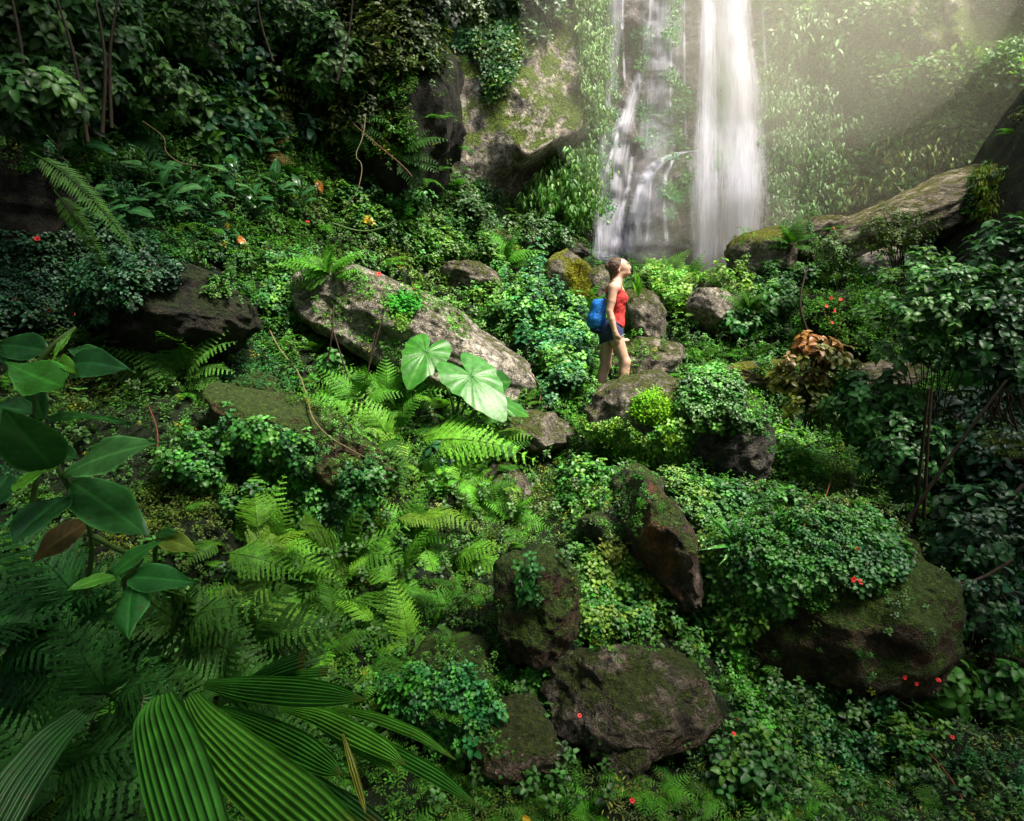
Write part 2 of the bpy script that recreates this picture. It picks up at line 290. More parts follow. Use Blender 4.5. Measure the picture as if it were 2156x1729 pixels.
#        key u v d ru rv rd rot material label seed
rocks = [
 ('slab',   850, 700, 6.7, 285, 105, 0.9, -24, 'pale', 'long pale boulder sloping down to the right behind the two giant leaves', 3),
 ('dome',   1375, 895, 7.0, 150, 108, 0.6, -6, 'grey', 'rounded olive grey boulder at the feet of the hiking woman', 5),
 ('wetface',1515, 925, 6.55, 110, 120, 0.6, 8, 'wet', 'dark wet boulder capped with small leaves, just right of the rounded one', 8),
 ('behindleg',1350, 762, 8.0, 95, 52, 0.4, 6, 'grey', 'angular grey boulder directly behind the woman\'s knees', 11),
 ('yellowmoss',1195, 600, 9.4, 66, 72, 0.5, 0, 'yellow', 'grey boulder coated with yellow moss left of the woman\'s head', 13),
 ('headrock',1262, 612, 9.0, 46, 52, 0.35, -20, 'grey', 'small dark angular rock right behind the woman\'s hair bun', 17),
 ('bagrock', 1350, 672, 8.7, 48, 72, 0.4, 20, 'grey', 'tall brown rock in front of the woman\'s chest', 19),
 ('triangle',1508, 657, 8.2, 66, 48, 0.4, -28, 'pale', 'pale triangular rock among ferns right of the woman', 23),
 ('ridgefoot',1602, 540, 9.3, 72, 72, 0.6, 18, 'yellow', 'mossy olive boulder at the low left end of the rock ridge', 29),
 ('ridgemid',1715, 502, 9.6, 80, 52, 0.6, 20, 'ridge', 'small tan rock in the middle of the ridge, just above the mossy olive boulder', 31),
 ('ridgegrey',1860, 560, 9.1, 60, 40, 0.4, 8, 'pale', 'pale grey stone half hidden in leaves under the ridge slab', 37),
 ('ridgeslab',1925, 455, 9.3, 240, 66, 0.8, 22, 'ridge', 'long tan rock slab rising to the right as the ridge crest', 41),
 ('ridgeend',2065, 455, 8.9, 62, 108, 0.6, -8, 'yellow', 'blunt end of the ridge hung with yellow green moss', 43),
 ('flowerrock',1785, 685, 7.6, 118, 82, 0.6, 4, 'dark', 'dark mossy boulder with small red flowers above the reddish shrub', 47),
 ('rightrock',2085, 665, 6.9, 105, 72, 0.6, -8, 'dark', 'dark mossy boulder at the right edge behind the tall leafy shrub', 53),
 ('flatslab',1640, 790, 7.2, 130, 36, 0.5, -2, 'yellow', 'flat olive slab left of the reddish shrub', 59),
 ('slab2',  1870, 790, 6.9, 80, 34, 0.4, 4, 'ridge', 'low tan rock poking out behind the right of the reddish shrub', 61),
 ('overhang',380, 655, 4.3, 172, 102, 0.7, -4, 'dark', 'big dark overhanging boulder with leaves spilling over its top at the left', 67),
 ('mosslong',640, 915, 4.5, 215, 74, 0.55, -27, 'brown', 'brown boulder with green moss sloping down beside the fern left of centre', 71),
 ('mossback',555, 835, 5.0, 90, 46, 0.35, -22, 'brown', 'small mossy boulder wedged under the dark overhanging one', 73),
 ('stepone',1135, 912, 6.1, 82, 48, 0.4, -6, 'grey', 'square brown rock just right of the foot of the giant leaves', 79),
 ('steptwo',1065, 1020, 5.2, 58, 46, 0.3, -20, 'grey', 'small wet rock at the tip of the big drooping fern', 83),
 ('spine',  1395, 1140, 5.0, 74, 182, 0.45, 28, 'orange', 'narrow rock spine with an orange stain running down the middle of the slope', 89),
 ('spinefoot',1270, 1120, 4.9, 52, 60, 0.3, 0, 'wet', 'dark knobbly rock with a yellow sprig left of the orange stained spine', 97),
 ('round',  1125, 1262, 4.1, 105, 135, 0.4, 4, 'brown', 'tall round topped brown boulder in the lower middle', 101),
 ('bottom', 1330, 1462, 3.3, 205, 118, 0.4, -4, 'purple', 'broad speckled boulder with a rusty top at the bottom middle', 103),
 ('purple', 1312, 1592, 2.9, 66, 52, 0.16, 0, 'purple', 'small purplish grey stone below the broad speckled boulder', 107),
 ('bottomleft',1085, 1545, 3.05, 120, 66, 0.3, -6, 'purple', 'low speckled rock between the leaves right of the fan palm', 109),
 ('rightbig',1745, 1265, 4.7, 262, 240, 0.8, -22, 'brown', 'huge brown boulder draped in leaves and red flowers at the lower right', 113),
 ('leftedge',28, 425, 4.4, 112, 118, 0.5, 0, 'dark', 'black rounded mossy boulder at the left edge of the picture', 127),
 ('ledge',  1075, 512, 11.6, 95, 34, 0.6, -4, 'grey', 'low mossy ledge of rock under the hollow of the cliff', 131),
 ('ledgetwo',1165, 525, 11.9, 75, 30, 0.5, -6, 'wet', 'flat dark rock ledge under the hanging bamboo leaves', 137),
 ('ledgethree',985, 585, 9.6, 70, 36, 0.5, -14, 'grey', 'grey stone half buried in leaves above the long pale boulder', 139),
 ('rightdark',2085, 955, 5.6, 110, 52, 0.5, 8, 'brown', 'brown rock in deep shade at the right edge, behind thin dark stems', 149),
 ('rightlow',1700, 1120, 5.1, 95, 75, 0.4, -12, 'brown', 'small brown rock above the flowers of the huge lower right boulder', 151),
 ('spinetop', 1345, 1018, 5.4, 58, 48, 0.35, 10, 'wet', 'wet dark lump at the upper end of the orange stained spine', 171),
 ('hollow', 935, 1415, 3.7, 120, 50, 0.4, 8, 'brown', 'low brown mossy rock under the fern tips beside the black hollow', 173),
 ('capright', 1560, 800, 7.4, 60, 34, 0.4, 0, 'grey', 'small grey rock between the leafy cap and the flat olive slab', 179),
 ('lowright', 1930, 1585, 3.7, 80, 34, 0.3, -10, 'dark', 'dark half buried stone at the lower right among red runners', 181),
 ('smallfall',1515, 620, 9.6, 60, 30, 0.4, 0, 'pale', 'pale stone in the bright ferns at the foot of the waterfall', 157)]
TT = BVHTree.FromPolygons(gp.tolist(), gf.tolist(), all_triangles=False)
def seat(r):          # move a rock along to where the slope carries it
    if r[0] in ('ledge', 'ledgetwo'): return r
    loc, nrm, i, dist = TT.ray_cast(Vector((0, 0, 0)), ray(r[1], r[2] + r[5] * 0.55))
    if loc is None: return r
    d = min(max(loc.y + 0.06, r[3] - 1.6), r[3] + 1.2)
    d -= {'overhang': .3, 'spine': .16, 'spinefoot': .14, 'spinetop': .14, 'round': .12, 'wetface': .2, 'dome': .24, 'mosslong': .38, 'slab': .3, 'bottom': .12, 'bottomleft': .15, 'stepone': .15, 'hollow': .2, 'flatslab': .2, 'triangle': .25, 'behindleg': .1}.get(r[0], 0)
    return r[:3] + (d,) + r[4:]
rocks = [seat(r) for r in rocks]
for r in rocks: boulder(*r, big=r[0] in ('slab', 'dome', 'rightbig', 'bottom', 'overhang', 'mosslong', 'spine', 'round', 'ridgeslab', 'wetface', 'bottomleft'))
boulder('leftcrag', 800, 195, 9.6, 168, 270, 1.1, 6, 'dark', 'tall dark crag overhung with bushes left of the pale cliff face', 163, name='crag', big=True, amp=0.14)
boulder('rightcrag', 2270, 330, 9.9, 165, 520, 1.6, -30, 'dark', 'dark leaning rock buttress in the top right corner', 167, name='crag', big=True, amp=0.08)

# one tree of all surfaces, to plant things on
_v = []; _f = []; _k = []; off = 0
for (vv, ff, kk) in SURF:
    _v += vv.tolist(); _f += (ff + off).tolist(); _k += [kk] * len(ff); off += len(vv)
TREE = BVHTree.FromPolygons(_v, _f, all_triangles=False); FK = _k; del _v, _f
def hit(u, v):
    loc, nrm, i, dist = TREE.ray_cast(Vector((0, 0, 0)), ray(u, v))
    if loc is None: return None
    if nrm.dot(ray(u, v)) > 0: nrm = -nrm
    return np.array(loc), np.array(nrm), FK[i]
# ================================================================ PLANT TEMPLATES  (vertices, triangles, per-vertex colour factor)
def norm(a): a = np.asarray(a, float); return a / (np.linalg.norm(a, axis=-1, keepdims=True) + 1e-12)
def tpl_small():          # 4-vertex folded leaf, unit length along x
    return np.array([[0, 0, 0], [.45, .26, .05], [1, 0, -.06], [.45, -.26, .05], [.5, 0, 0.0]]), np.array([[0, 4, 1], [1, 4, 2], [0, 3, 4], [3, 2, 4]]), np.array([.8, 1.0, 1.05, 1.0, 1.15])
def tpl_leaf(n=5, width=.5, peak=.42, fold=.22, droop=.25, tip=1.0, wave=0.0, mid=1.35):
    V = []; Cc = []; T = []
    for i in range(n + 1):
        t = i / n; w = width * .5 * (math.sin(math.pi * t ** (math.log(.5) / math.log(peak))) ** .8 if 0 < t < 1 else 0.0)
        if t > .6: w *= 1 - (t - .6) * .6 * tip
        z = -droop * t * t + .04 * math.sin(t * 3)
        V += [[t, w, z + w * fold * 2 + wave * math.sin(t * 17)], [t, 0, z], [t, -w, z + w * fold * 2 - wave * math.sin(t * 15 + 1)]]; Cc += [.95, mid, .95]
    for i in range(n):
        a = i * 3; b = a + 3
        for k in (0, 1): T += [[a + k, b + k, b + k + 1], [a + k, b + k + 1, a + k + 1]]
    return np.array(V), np.array(T), np.array(Cc)
def combine(parts):
    V = []; T = []; Cc = []; o = 0
    for v, t, c in parts: V.append(v); T.append(t + o); Cc.append(c); o += len(v)
    return np.concatenate(V), np.concatenate(T), np.concatenate(Cc)
def euler(rz=0, ry=0, rx=0): return np.array(Matrix.Rotation(rz, 3, 'Z') @ Matrix.Rotation(ry, 3, 'Y') @ Matrix.Rotation(rx, 3, 'X'))
def xf(t, R=None, s=1.0, loc=(0, 0, 0), cm=1.0):
    v, f, c = t; v = v * s
    if R is not None: v = v @ R.T
    return v + np.array(loc), f, c * cm
def tube_tpl(pts, r0, r1, sides=5, c=1.0):
    pts = np.asarray(pts, float); n = len(pts); tg = norm(np.gradient(pts, axis=0)); up = np.array([.3, .2, 1.0]); a = norm(np.cross(tg, up)); b = np.cross(tg, a)
    rr = np.linspace(r0, r1, n)[:, None, None]; an = np.linspace(0, 2 * math.pi, sides, endpoint=False)
    V = (pts[:, None] + rr * (np.cos(an)[None, :, None] * a[:, None] + np.sin(an)[None, :, None] * b[:, None])).reshape(-1, 3); T = []
    for i in range(n - 1):
        for k in range(sides):
            p = i * sides + k; q = i * sides + (k + 1) % sides; T += [[p, q, q + sides], [p, q + sides, p + sides]]
    return V, np.array(T), np.full(len(V), c)
def tpl_rosette(seed, leaf, tiers=3, pairs=2, length=1.0, stem=.9, elev=.35):   # upright sprig with whorled leaves, size ~1
    g = np.random.default_rng(seed); parts = []
    for k in range(tiers):
        z = stem * (k + 1) / tiers; s = length * (1.0 - .24 * k) * .62
        for j in range(pairs * 2):
            a = math.pi * j / pairs + k * math.pi / (2 * pairs) + g.uniform(-.3, .3)
            parts.append(xf(leaf, euler(a, -elev * (k + .4) / tiers + g.uniform(-.25, .3), g.uniform(-.3, .3)), s * g.uniform(.75, 1.15), (0, 0, z), (.72 + .22 * k) * g.uniform(.85, 1.15)))
    return combine(parts)
def tpl_carpet(seed, leaf, n=12, spread=.8):                                    # flat tuft of tiny leaves
    g = np.random.default_rng(seed); parts = []
    for j in range(n):
        a = g.uniform(0, 6.28); r = g.uniform(0, spread) ** .8
        parts.append(xf(leaf, euler(g.uniform(0, 6.28), g.uniform(-.9, .5), g.uniform(-.5, .5)), g.uniform(.3, .5), (r * math.cos(a), r * math.sin(a), g.uniform(0, .35)), g.uniform(.7, 1.3)))
    return combine(parts)
def tpl_frond(npin=15, nsub=7, seed=0, droop=.42, width=.34, lobed=True, L0=.10, pw=.21, pa=.028, tooth=.125):
    g = np.random.default_rng(seed); V = []; T = []; Cc = []
    def quad(p, d, nrm, ln, wd, c):
        s = np.cross(nrm, d); o = len(V)
        V.extend([p, p + d * ln * .4 + s * wd, p + d * ln - nrm * ln * .12, p + d * ln * .4 - s * wd]); T.extend([[o, o + 1, o + 2], [o, o + 2, o + 3]]); Cc.extend([c * .85, c, c * 1.1, c])
    def sp(t): return np.array([t * (1 - .12 * droop * t), 0, .30 * t * (1 - .0) - (droop + .15) * t * t])
    pts = [sp(t) for t in np.linspace(0, 1, 8)]
    for i in range(npin):
        t = L0 + (1 - L0) * (i + .5) / npin; p = sp(t); tg = norm(sp(min(t + .02, 1.02)) - sp(t - .02)); nrm = norm(np.cross(tg, np.array([0, 1.0, 0])));
        if nrm[2] < 0: nrm = -nrm
        prof = (min(1.0, (t - L0 + .12) / .25)) * (1 - t) ** .75 + .05; ln = width * prof * g.uniform(.88, 1.1)
        for sgn in (1, -1):
            d = norm(tg * .5 + np.array([0, sgn, 0]) * .9 - nrm * g.uniform(.0, .25)); c = g.uniform(.8, 1.15) * (.85 + .3 * t)
            if not lobed: quad(p, d, nrm, ln, .009, c); continue
            quad(p, d, nrm, ln * .97, ln * .045, c * .9); ns = max(2, int(nsub * (ln / width) + 1.5))
            for k in range(ns):
                u = (k + .5) / ns; q = p + d * ln * u - nrm * ln * .18 * u * u; pl = (.27 * ln * (1 - u) + pa) * 1.05; 
                q0 = p + d * ln * (k / ns) - nrm * ln * .18 * (k / ns) ** 2; q1 = p + d * ln * ((k + 1.05) / ns) - nrm * ln * .18 * ((k + 1.05) / ns) ** 2; tl = (tooth * ln * (1 - u) ** .6 + .006) * g.uniform(.85, 1.15)
                for s2 in (1, -1):
                    sv = norm(np.cross(nrm, d)) * s2; o = len(V); V.extend([q0, q1, q0 * .35 + q1 * .65 + sv * tl + d * tl * .45 - nrm * tl * .2, q0 + sv * tl * .55]); T.extend([[o, o + 1, o + 2], [o, o + 2, o + 3]]); cq = c * g.uniform(.85, 1.15); Cc.extend([cq * .85, cq * .85, cq * 1.12, cq])
            quad(p + d * ln * .9, d, nrm, ln * .16, ln * .03, c)
    rv, rt, rc = tube_tpl(pts, .008, .003, 3, .6)
    o = len(V); return np.concatenate([np.array(V), rv]), np.concatenate([np.array(T), rt + o]), np.concatenate([np.array(Cc), rc])
LS = tpl_small(); LM = tpl_leaf(3, .48, .42, .2, .22); LW = tpl_leaf(5, .56, .42, .2, .28); LN = tpl_leaf(3, .26, .35, .25, .3)
ROS = [tpl_rosette(k, LM, 2, 2) for k in range(5)]; ROSW = [tpl_rosette(k + 9, LM, 3, 2, 1.0, 1.0) for k in range(4)]; CAR = [tpl_carpet(k, LS) for k in range(5)]
LN2 = (LS[0] * np.array([1, .5, 1]), LS[1], LS[2]); CARN = [tpl_carpet(k + 20, LN2, 14) for k in range(4)]
FR = [tpl_frond(14, 7, k, .35 + .12 * k, .36) for k in range(4)]; FRN = [tpl_frond(12, 7, k + 31, .35 + .12 * k, .40, tooth=.125) for k in range(4)]; FRS = [tpl_frond(11, 4, k + 7, .3 + .15 * k, .36) for k in range(4)]; FRP = [tpl_frond(40, 0, k + 3, .35 + .1 * k, .17, lobed=False) for k in range(3)]

class Acc:
    def __init__(s): s.V = []; s.T = []; s.C = []; s.n = 0
    def add(s, tpl, R, loc, colr):            # R (N,3,3) already scaled, loc (N,3), colr (N,3)
        v, t, c = tpl; R = np.asarray(R).reshape(-1, 3, 3); loc = np.asarray(loc).reshape(-1, 3); colr = np.asarray(colr).reshape(-1, 3); N = len(R)
        if N == 0: return
        VV = np.einsum('nij,kj->nki', R, v) + loc[:, None]; s.V.append(VV.reshape(-1, 3).astype(np.float32))
        s.T.append((t[None] + (np.arange(N) * len(v))[:, None, None] + s.n).reshape(-1, 3)); s.C.append((c[None, :, None] * colr[:, None]).reshape(-1, 3).astype(np.float32)); s.n += N * len(v)
    def add1(s, tpl, R=None, sc_=1.0, loc=(0, 0, 0), colr=(1, 1, 1)): s.add(tpl, (np.eye(3) if R is None else R) * sc_, [loc], [colr])
    def mesh(s, name, smooth=False): return mesh_np(name, np.concatenate(s.V), np.concatenate(s.T), np.clip(np.concatenate(s.C), 0, 1), smooth)
    def build(s, name, mat, parent=None, smooth=False, local=False): return link(name, s.mesh(name, smooth), mat, parent, local)
def frames(x, up, roll=None):                  # rotation matrices with local x along x and local z near up
    x = norm(x); y = norm(np.cross(up, x)); z = np.cross(x, y); R = np.stack([x, y, z], -1)
    return R
def upframes(z, ang):                          # local z along z, spun by ang
    z = norm(z); h = np.where(np.abs(z[:, :1]) > .9, np.array([[0, 1.0, 0]]), np.array([[1.0, 0, 0]]) * 1.0); h = np.where(np.abs(z[:, :1]) > .9, h, h)
    x = norm(np.cross(h, z)); y = np.cross(z, x); c, s = np.cos(ang)[:, None], np.sin(ang)[:, None]; return np.stack([x * c + y * s, y * c - x * s, z], -1)
G = dict(deep=(.012, .050, .012), blue=(.020, .100, .028), mid=(.045, .14, .020), lush=(.068, .21, .020), bright=(.085, .29, .022), lime=(.13, .36, .028), olive=(.085, .12, .018), pale=(.14, .24, .07), yellow=(.42, .40, .03), brown=(.20, .09, .025))
def jit(c, N, a=.3, hue=.15):
    c = np.array(c)[None] * (1 + rng.uniform(-a, a, (N, 1))) * (1 + rng.uniform(-hue, hue, (N, 3))); return c

# ================================================================ GROUND COVER: leaves on every surface
CAMP = np.zeros(3)
def scatter(poly, n, keys=None, notkeys=(), seed=0, dens=None, spread=1.0):
    g = np.random.default_rng(seed); us = [p[0] for p in poly]; vs = [p[1] for p in poly]; out = []
    U = g.uniform(min(us), max(us), n); V = g.uniform(min(vs), max(vs), n); ok = inpoly(U, V, poly)
    for u, v in zip(U[ok], V[ok]):
        h = hit(u, v)
        if h is None or (keys and h[2] not in keys) or h[2] in notkeys: continue
        out.append((h[0], h[1], h[2], u, v))
    return out
COVER = {'terrain': 1.0, 'cliff': 0.0, 'slab': .10, 'dome': .12, 'wetface': .2, 'behindleg': .05, 'yellowmoss': .04, 'headrock': .0, 'bagrock': .12, 'triangle': .03, 'ridgefoot': .12, 'ridgemid': .12, 'ridgegrey': .1,
 'ridgeslab': .12, 'ridgeend': .85, 'flowerrock': .9, 'rightrock': .8, 'flatslab': .05, 'slab2': .1, 'overhang': .3, 'mosslong': .22, 'mossback': .2, 'stepone': .06, 'steptwo': .06, 'spine': .26, 'spinefoot': .22, 'round': .26, 'spinetop': .1, 'hollow': .2, 'capright': .2, 'lowright': .3,
 'bottom': .12, 'purple': .0, 'bottomleft': .24, 'rightbig': .8, 'leftedge': .05, 'ledge': .4, 'ledgetwo': .2, 'ledgethree': .3, 'rightdark': .3, 'rightlow': .15, 'smallfall': .1, 'leftcrag': .9, 'rightcrag': .12}
FULL = [(-60, -30), (2216, -30), (2216, 1790), (-60, 1790)]
pts = scatter(FULL, 68000, notkeys=('cliff',), seed=1)
PL = np.array([p[0] for p in pts]); PN = np.array([p[1] for p in pts]); PK = np.array([p[2] for p in pts]); PU = np.array([p[3] for p in pts]); PV = np.array([p[4] for p in pts]); PD = PL[:, 1]
cvr = np.array([COVER.get(k, .5) for k in PK]); nz = fbm(PL * 1.5, 3, 31); nz2 = fbm(PL * .9 + 5, 3, 61); nz3 = fbm(PL * 2.7 + 9, 2, 77)
top = sstep(-.25, .75, PN[:, 2]); patch = np.where(cvr > .7, 1.0, sstep(.55 - cvr * 1.1, .75 - cvr * 1.1, .5 * nz + .42 * top))
under = (PN[:, 2] < -.25) & (cvr < .95); patch[under] *= .03
# under sides of the overhanging rocks stay bare
bare = ((PK == 'overhang') & (PV > 628 + (PU - 380) * .12)) | ((PK == 'leftcrag') & (PU > 868 + 30 * nz) ) | ((PK == 'rightbig') & (PV > 1290 + 90 * nz)) | ((PK == 'rightbig') & (PU > 1900)) | ((PK == 'leftcrag') & (PV > 330))
patch[bare] *= .04
# bare dirt pockets of the slope
hole = (PK == 'terrain') & (nz3 > .42) & (PV > 700); patch[hole] *= .25
near = np.clip((PD / 6.2) ** 1.5, .12, 1.0)
keep = rng.random(len(PL)) < patch * near
PL, PN, PK, PU, PV, PD, nz, nz2, nz3 = [a[keep] for a in (PL, PN, PK, PU, PV, PD, nz, nz2, nz3)]
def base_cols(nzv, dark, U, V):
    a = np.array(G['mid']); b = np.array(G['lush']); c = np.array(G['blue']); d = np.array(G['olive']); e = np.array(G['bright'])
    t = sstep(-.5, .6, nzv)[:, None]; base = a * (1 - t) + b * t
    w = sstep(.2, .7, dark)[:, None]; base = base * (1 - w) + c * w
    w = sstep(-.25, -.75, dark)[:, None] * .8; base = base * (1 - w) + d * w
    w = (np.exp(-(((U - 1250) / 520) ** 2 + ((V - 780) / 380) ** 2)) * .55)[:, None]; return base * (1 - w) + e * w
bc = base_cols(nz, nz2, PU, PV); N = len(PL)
up = norm(PN * .75 + np.array([0, -.12, .65])); kind = np.where(nz3 < -.12, 1, np.where((nz2 > .28), 2, 0)); kind[(PK == 'leftcrag') & (nz3 > 0)] = 1; kind[np.isin(PK, ['flowerrock', 'rightrock'])] = 1
kind[(PV > 1480) & (PU > 1250) & (nz2 < .5)] = 3; kind[(PU > 1050) & (PU < 1350) & (PV > 980) & (PV < 1330)] = 3
labels = {0: ('ground_cover', 'glossy small leaved herbs covering the whole slope between the boulders'), 1: ('leaf_carpet', 'fine carpet of tiny green leaves creeping over soil and boulders'), 2: ('low_herbs', 'blue green leafy herbs spread in patches over the slope'), 3: ('narrow_leaf_cover', 'dense mat of narrow leaved plants with yellow tips at the bottom of the slope')}
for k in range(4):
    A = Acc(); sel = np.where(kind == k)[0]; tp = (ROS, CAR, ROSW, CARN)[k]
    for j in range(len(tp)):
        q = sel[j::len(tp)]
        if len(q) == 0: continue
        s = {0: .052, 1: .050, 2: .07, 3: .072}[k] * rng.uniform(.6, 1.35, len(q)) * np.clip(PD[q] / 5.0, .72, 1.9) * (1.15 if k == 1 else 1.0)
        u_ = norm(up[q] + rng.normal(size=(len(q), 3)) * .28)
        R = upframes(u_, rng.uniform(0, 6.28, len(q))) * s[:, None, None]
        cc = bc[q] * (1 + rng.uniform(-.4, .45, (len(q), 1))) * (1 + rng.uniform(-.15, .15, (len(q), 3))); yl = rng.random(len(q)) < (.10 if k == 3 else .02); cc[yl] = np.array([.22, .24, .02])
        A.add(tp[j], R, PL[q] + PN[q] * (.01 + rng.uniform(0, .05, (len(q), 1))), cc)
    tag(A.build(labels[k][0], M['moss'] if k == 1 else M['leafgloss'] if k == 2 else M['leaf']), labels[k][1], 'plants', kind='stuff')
# a thinner scatter that does not depend on the view, for the parts of the slope the camera cannot see
A = Acc(); n = 9000; X = rng.uniform(-7, 8, n); Y = rng.uniform(1.2, 13, n); Z = ground(X, Y) + .08; ok = np.hypot(X, Y) > 2.0
X, Y, Z = X[ok], Y[ok], Z[ok]; L_ = np.stack([X, Y, Z], -1); R = upframes(norm(np.array([[0, -.2, 1.0]]) + rng.normal(size=L_.shape) * .3), rng.uniform(0, 6.28, len(L_))) * (rng.uniform(.06, .12, len(L_)))[:, None, None]
A.add(ROS[1], R, L_, jit(G['mid'], len(L_), .4)); tag(A.build('undergrowth', M['leaf']), 'low leafy undergrowth filling the gaps on the slope', 'plants', kind='stuff')
# small ferns through the cover
A = Acc(); fp = scatter(FULL, 2600, notkeys=('cliff', 'yellowmoss', 'triangle', 'bottom', 'purple', 'headrock', 'leftedge', 'flatslab', 'behindleg', 'ridgeslab'), seed=5)
fp = [p for p in fp if (p[2] == 'terrain' or rng.random() < .18) and rng.random() < min(1, (p[0][1] / 7) ** 1.5) and fbm(p[0][None] * 1.3, 2, 91)[0] > -.15 and not (p[2] in ('overhang', 'dome', 'slab', 'round', 'mosslong') and rng.random() < .9)]
for p in fp:
    nf = 5; ang = rng.uniform(0, 6.28, nf); d = np.stack([np.cos(ang), np.sin(ang) - .35, rng.uniform(.1, .7, nf)], -1) + p[1] * .35
    s = rng.uniform(.14, .26) * min(1.5, max(.8, p[0][1] / 6)); A.add(FRS[rng.integers(4)], frames(d, np.array([0, -.2, 1.0])) * s, np.repeat(p[0][None], nf, 0), jit(G['lush'] if rng.random() < .6 else G['bright'], nf))
tag(A.build('small_ferns', M['fern']), 'small lacy ferns growing all through the ground cover', 'plants', kind='stuff')
# ================================================================ PATCHES OF HERBS, CUSHIONS AND CLIFF PLANTS
def patch(name, label, poly, n, tpls, size, c, mat='leaf', keys=None, notkeys=(), lift=.03, tilt=.3, seed=0, upw=(0, -.2, .8), nw=.6, var=.35, cat='plants', hang=False, thresh=None, c2=None):
    pt = scatter(poly, n, keys, notkeys, seed)
    if thresh is not None: pt = [p for p in pt if fbm(p[0][None] * thresh[0], 3, seed + 3)[0] > thresh[1]]
    if nw < 5 and not hang:
        E = np.array([(p[3], p[4]) for p in pt]).reshape(-1, 2); pa = np.array(poly, float); pb = np.roll(pa, -1, 0); ab = pb - pa
        if len(E):
            tt = np.clip(((E[:, None] - pa[None]) * ab[None]).sum(-1) / (ab ** 2).sum(-1)[None], 0, 1); dist = np.linalg.norm(E[:, None] - (pa[None] + tt[..., None] * ab[None]), axis=-1).min(1)
            sz = math.sqrt(abs((pa[:, 0] * pb[:, 1] - pb[:, 0] * pa[:, 1]).sum()) / 2) * .22
            L3 = np.array([p[0] for p in pt]); nn_ = fbm(L3 * 2.6, 3, seed + 77); kk = np.minimum(dist / sz, 1.2) + .75 * nn_; pt = [p for p, k_ in zip(pt, kk) if k_ > rng.uniform(.1, .45)]
    if not pt: print('EMPTY PATCH', label); return
    L = np.array([p[0] for p in pt]); Nn = np.array([p[1] for p in pt]); A = Acc(); Nn = np.where((Nn[:, 1:2] > 0), -Nn, Nn)
    for j in range(len(tpls)):
        q = np.arange(len(L))[j::len(tpls)]; s = size * rng.uniform(.6, 1.3, len(q))
        if hang:
            d = np.stack([rng.uniform(-.55, .55, len(q)), -rng.uniform(.15, .8, len(q)), -rng.uniform(.45, 1.1, len(q))], -1); R = frames(d, np.array([[0, -1.0, .55]]) + rng.normal(size=(len(q), 3)) * .25)
        else: R = upframes(norm(Nn[q] * nw + np.array(upw) + rng.normal(size=(len(q), 3)) * tilt), rng.uniform(0, 6.28, len(q)))
        cc = jit(c, len(q), var); wv_ = vnoise(L[q] * 1.7 + seed, 5)[:, None]; cc = cc * (1 + .45 * wv_) * (1 + np.array([.35, .05, -.2]) * vnoise(L[q] * 1.1 + 9, 6)[:, None]); s = s * (1 + .4 * vnoise(L[q] * 2.9, 8))
        if c2 is not None:
            w = rng.random(len(q)) < .25 + .5 * (vnoise(L[q] * 3, 4) > .1); cc[w] = jit(c2, int(w.sum()), var)
        out = rng.uniform(0, 1, (len(q), 1)) ** .8 * (.55 + .75 * (fbm(L[q] * 3.3, 2, seed + 9)[:, None] + .4))
        A.add(tpls[j], R * s[:, None, None], L[q] + Nn[q] * lift * .7 * out + (np.array([0, -.25, 0]) * out if hang else 0), cc)
    return tag(A.build(name, M[mat]), label, cat, kind='stuff')
def B(u0, v0, u1, v1): return [(u0, v0), (u1, v0), (u1, v1), (u0, v1)]
HL = [tpl_leaf(3, .2, .38, .15, .35), tpl_leaf(3, .16, .3, .2, .5)]
mix = lambda a, b, t: tuple(x * (1 - t) + y * t for x, y in zip(a, b))
# hanging bamboo-like leaves on the cliff
patch('hanging_leaves', 'big bush of drooping narrow leaves left of the cascade', [(1085, 455), (1100, 400), (1135, 345), (1190, 290), (1262, 290), (1275, 470), (1215, 500), (1130, 478)] , 9000, HL, .21, (.045, .16, .018), keys=('cliff', 'terrain', 'ledgetwo', 'ledge'), lift=1.0, hang=True, c2=(.10, .24, .03))
patch('hanging_leaves', 'curtain of drooping yellow green leaves beside the left edge of the fall', [(1205, -30), (1285, -30), (1272, 150), (1275, 300), (1228, 265), (1212, 120)], 6000, HL, .18, (.055, .16, .022), lift=.5, hang=True, keys=('cliff',), c2=(.10, .21, .03))
patch('hanging_leaves', 'pale mound of drooping leaves right of the main fall', [(1605, 190), (1655, 185), (1735, 240), (1755, 310), (1720, 340), (1735, 400), (1755, 440), (1680, 480), (1605, 470)], 9500, HL, .19, (.045, .15, .028), lift=.7, hang=True, keys=('cliff',), c2=(.075, .19, .035))
patch('hanging_leaves', 'upper tuft of drooping leaves right of the top of the fall', [(1640, 50), (1735, 30), (1780, 110), (1700, 160), (1650, 130)], 1500, HL, .19, (.08, .2, .04), lift=.6, hang=True, keys=('cliff',))
patch('hanging_leaves', 'straggling drooping leaves along the foot of the right cliff', [(1740, 400), (1850, 310), (1990, 290), (2000, 350), (1800, 440), (1745, 480)], 2600, HL, .20, (.07, .18, .02), lift=.5, hang=True, keys=('cliff',), thresh=(1.0, -.1), c2=(.16, .22, .03))
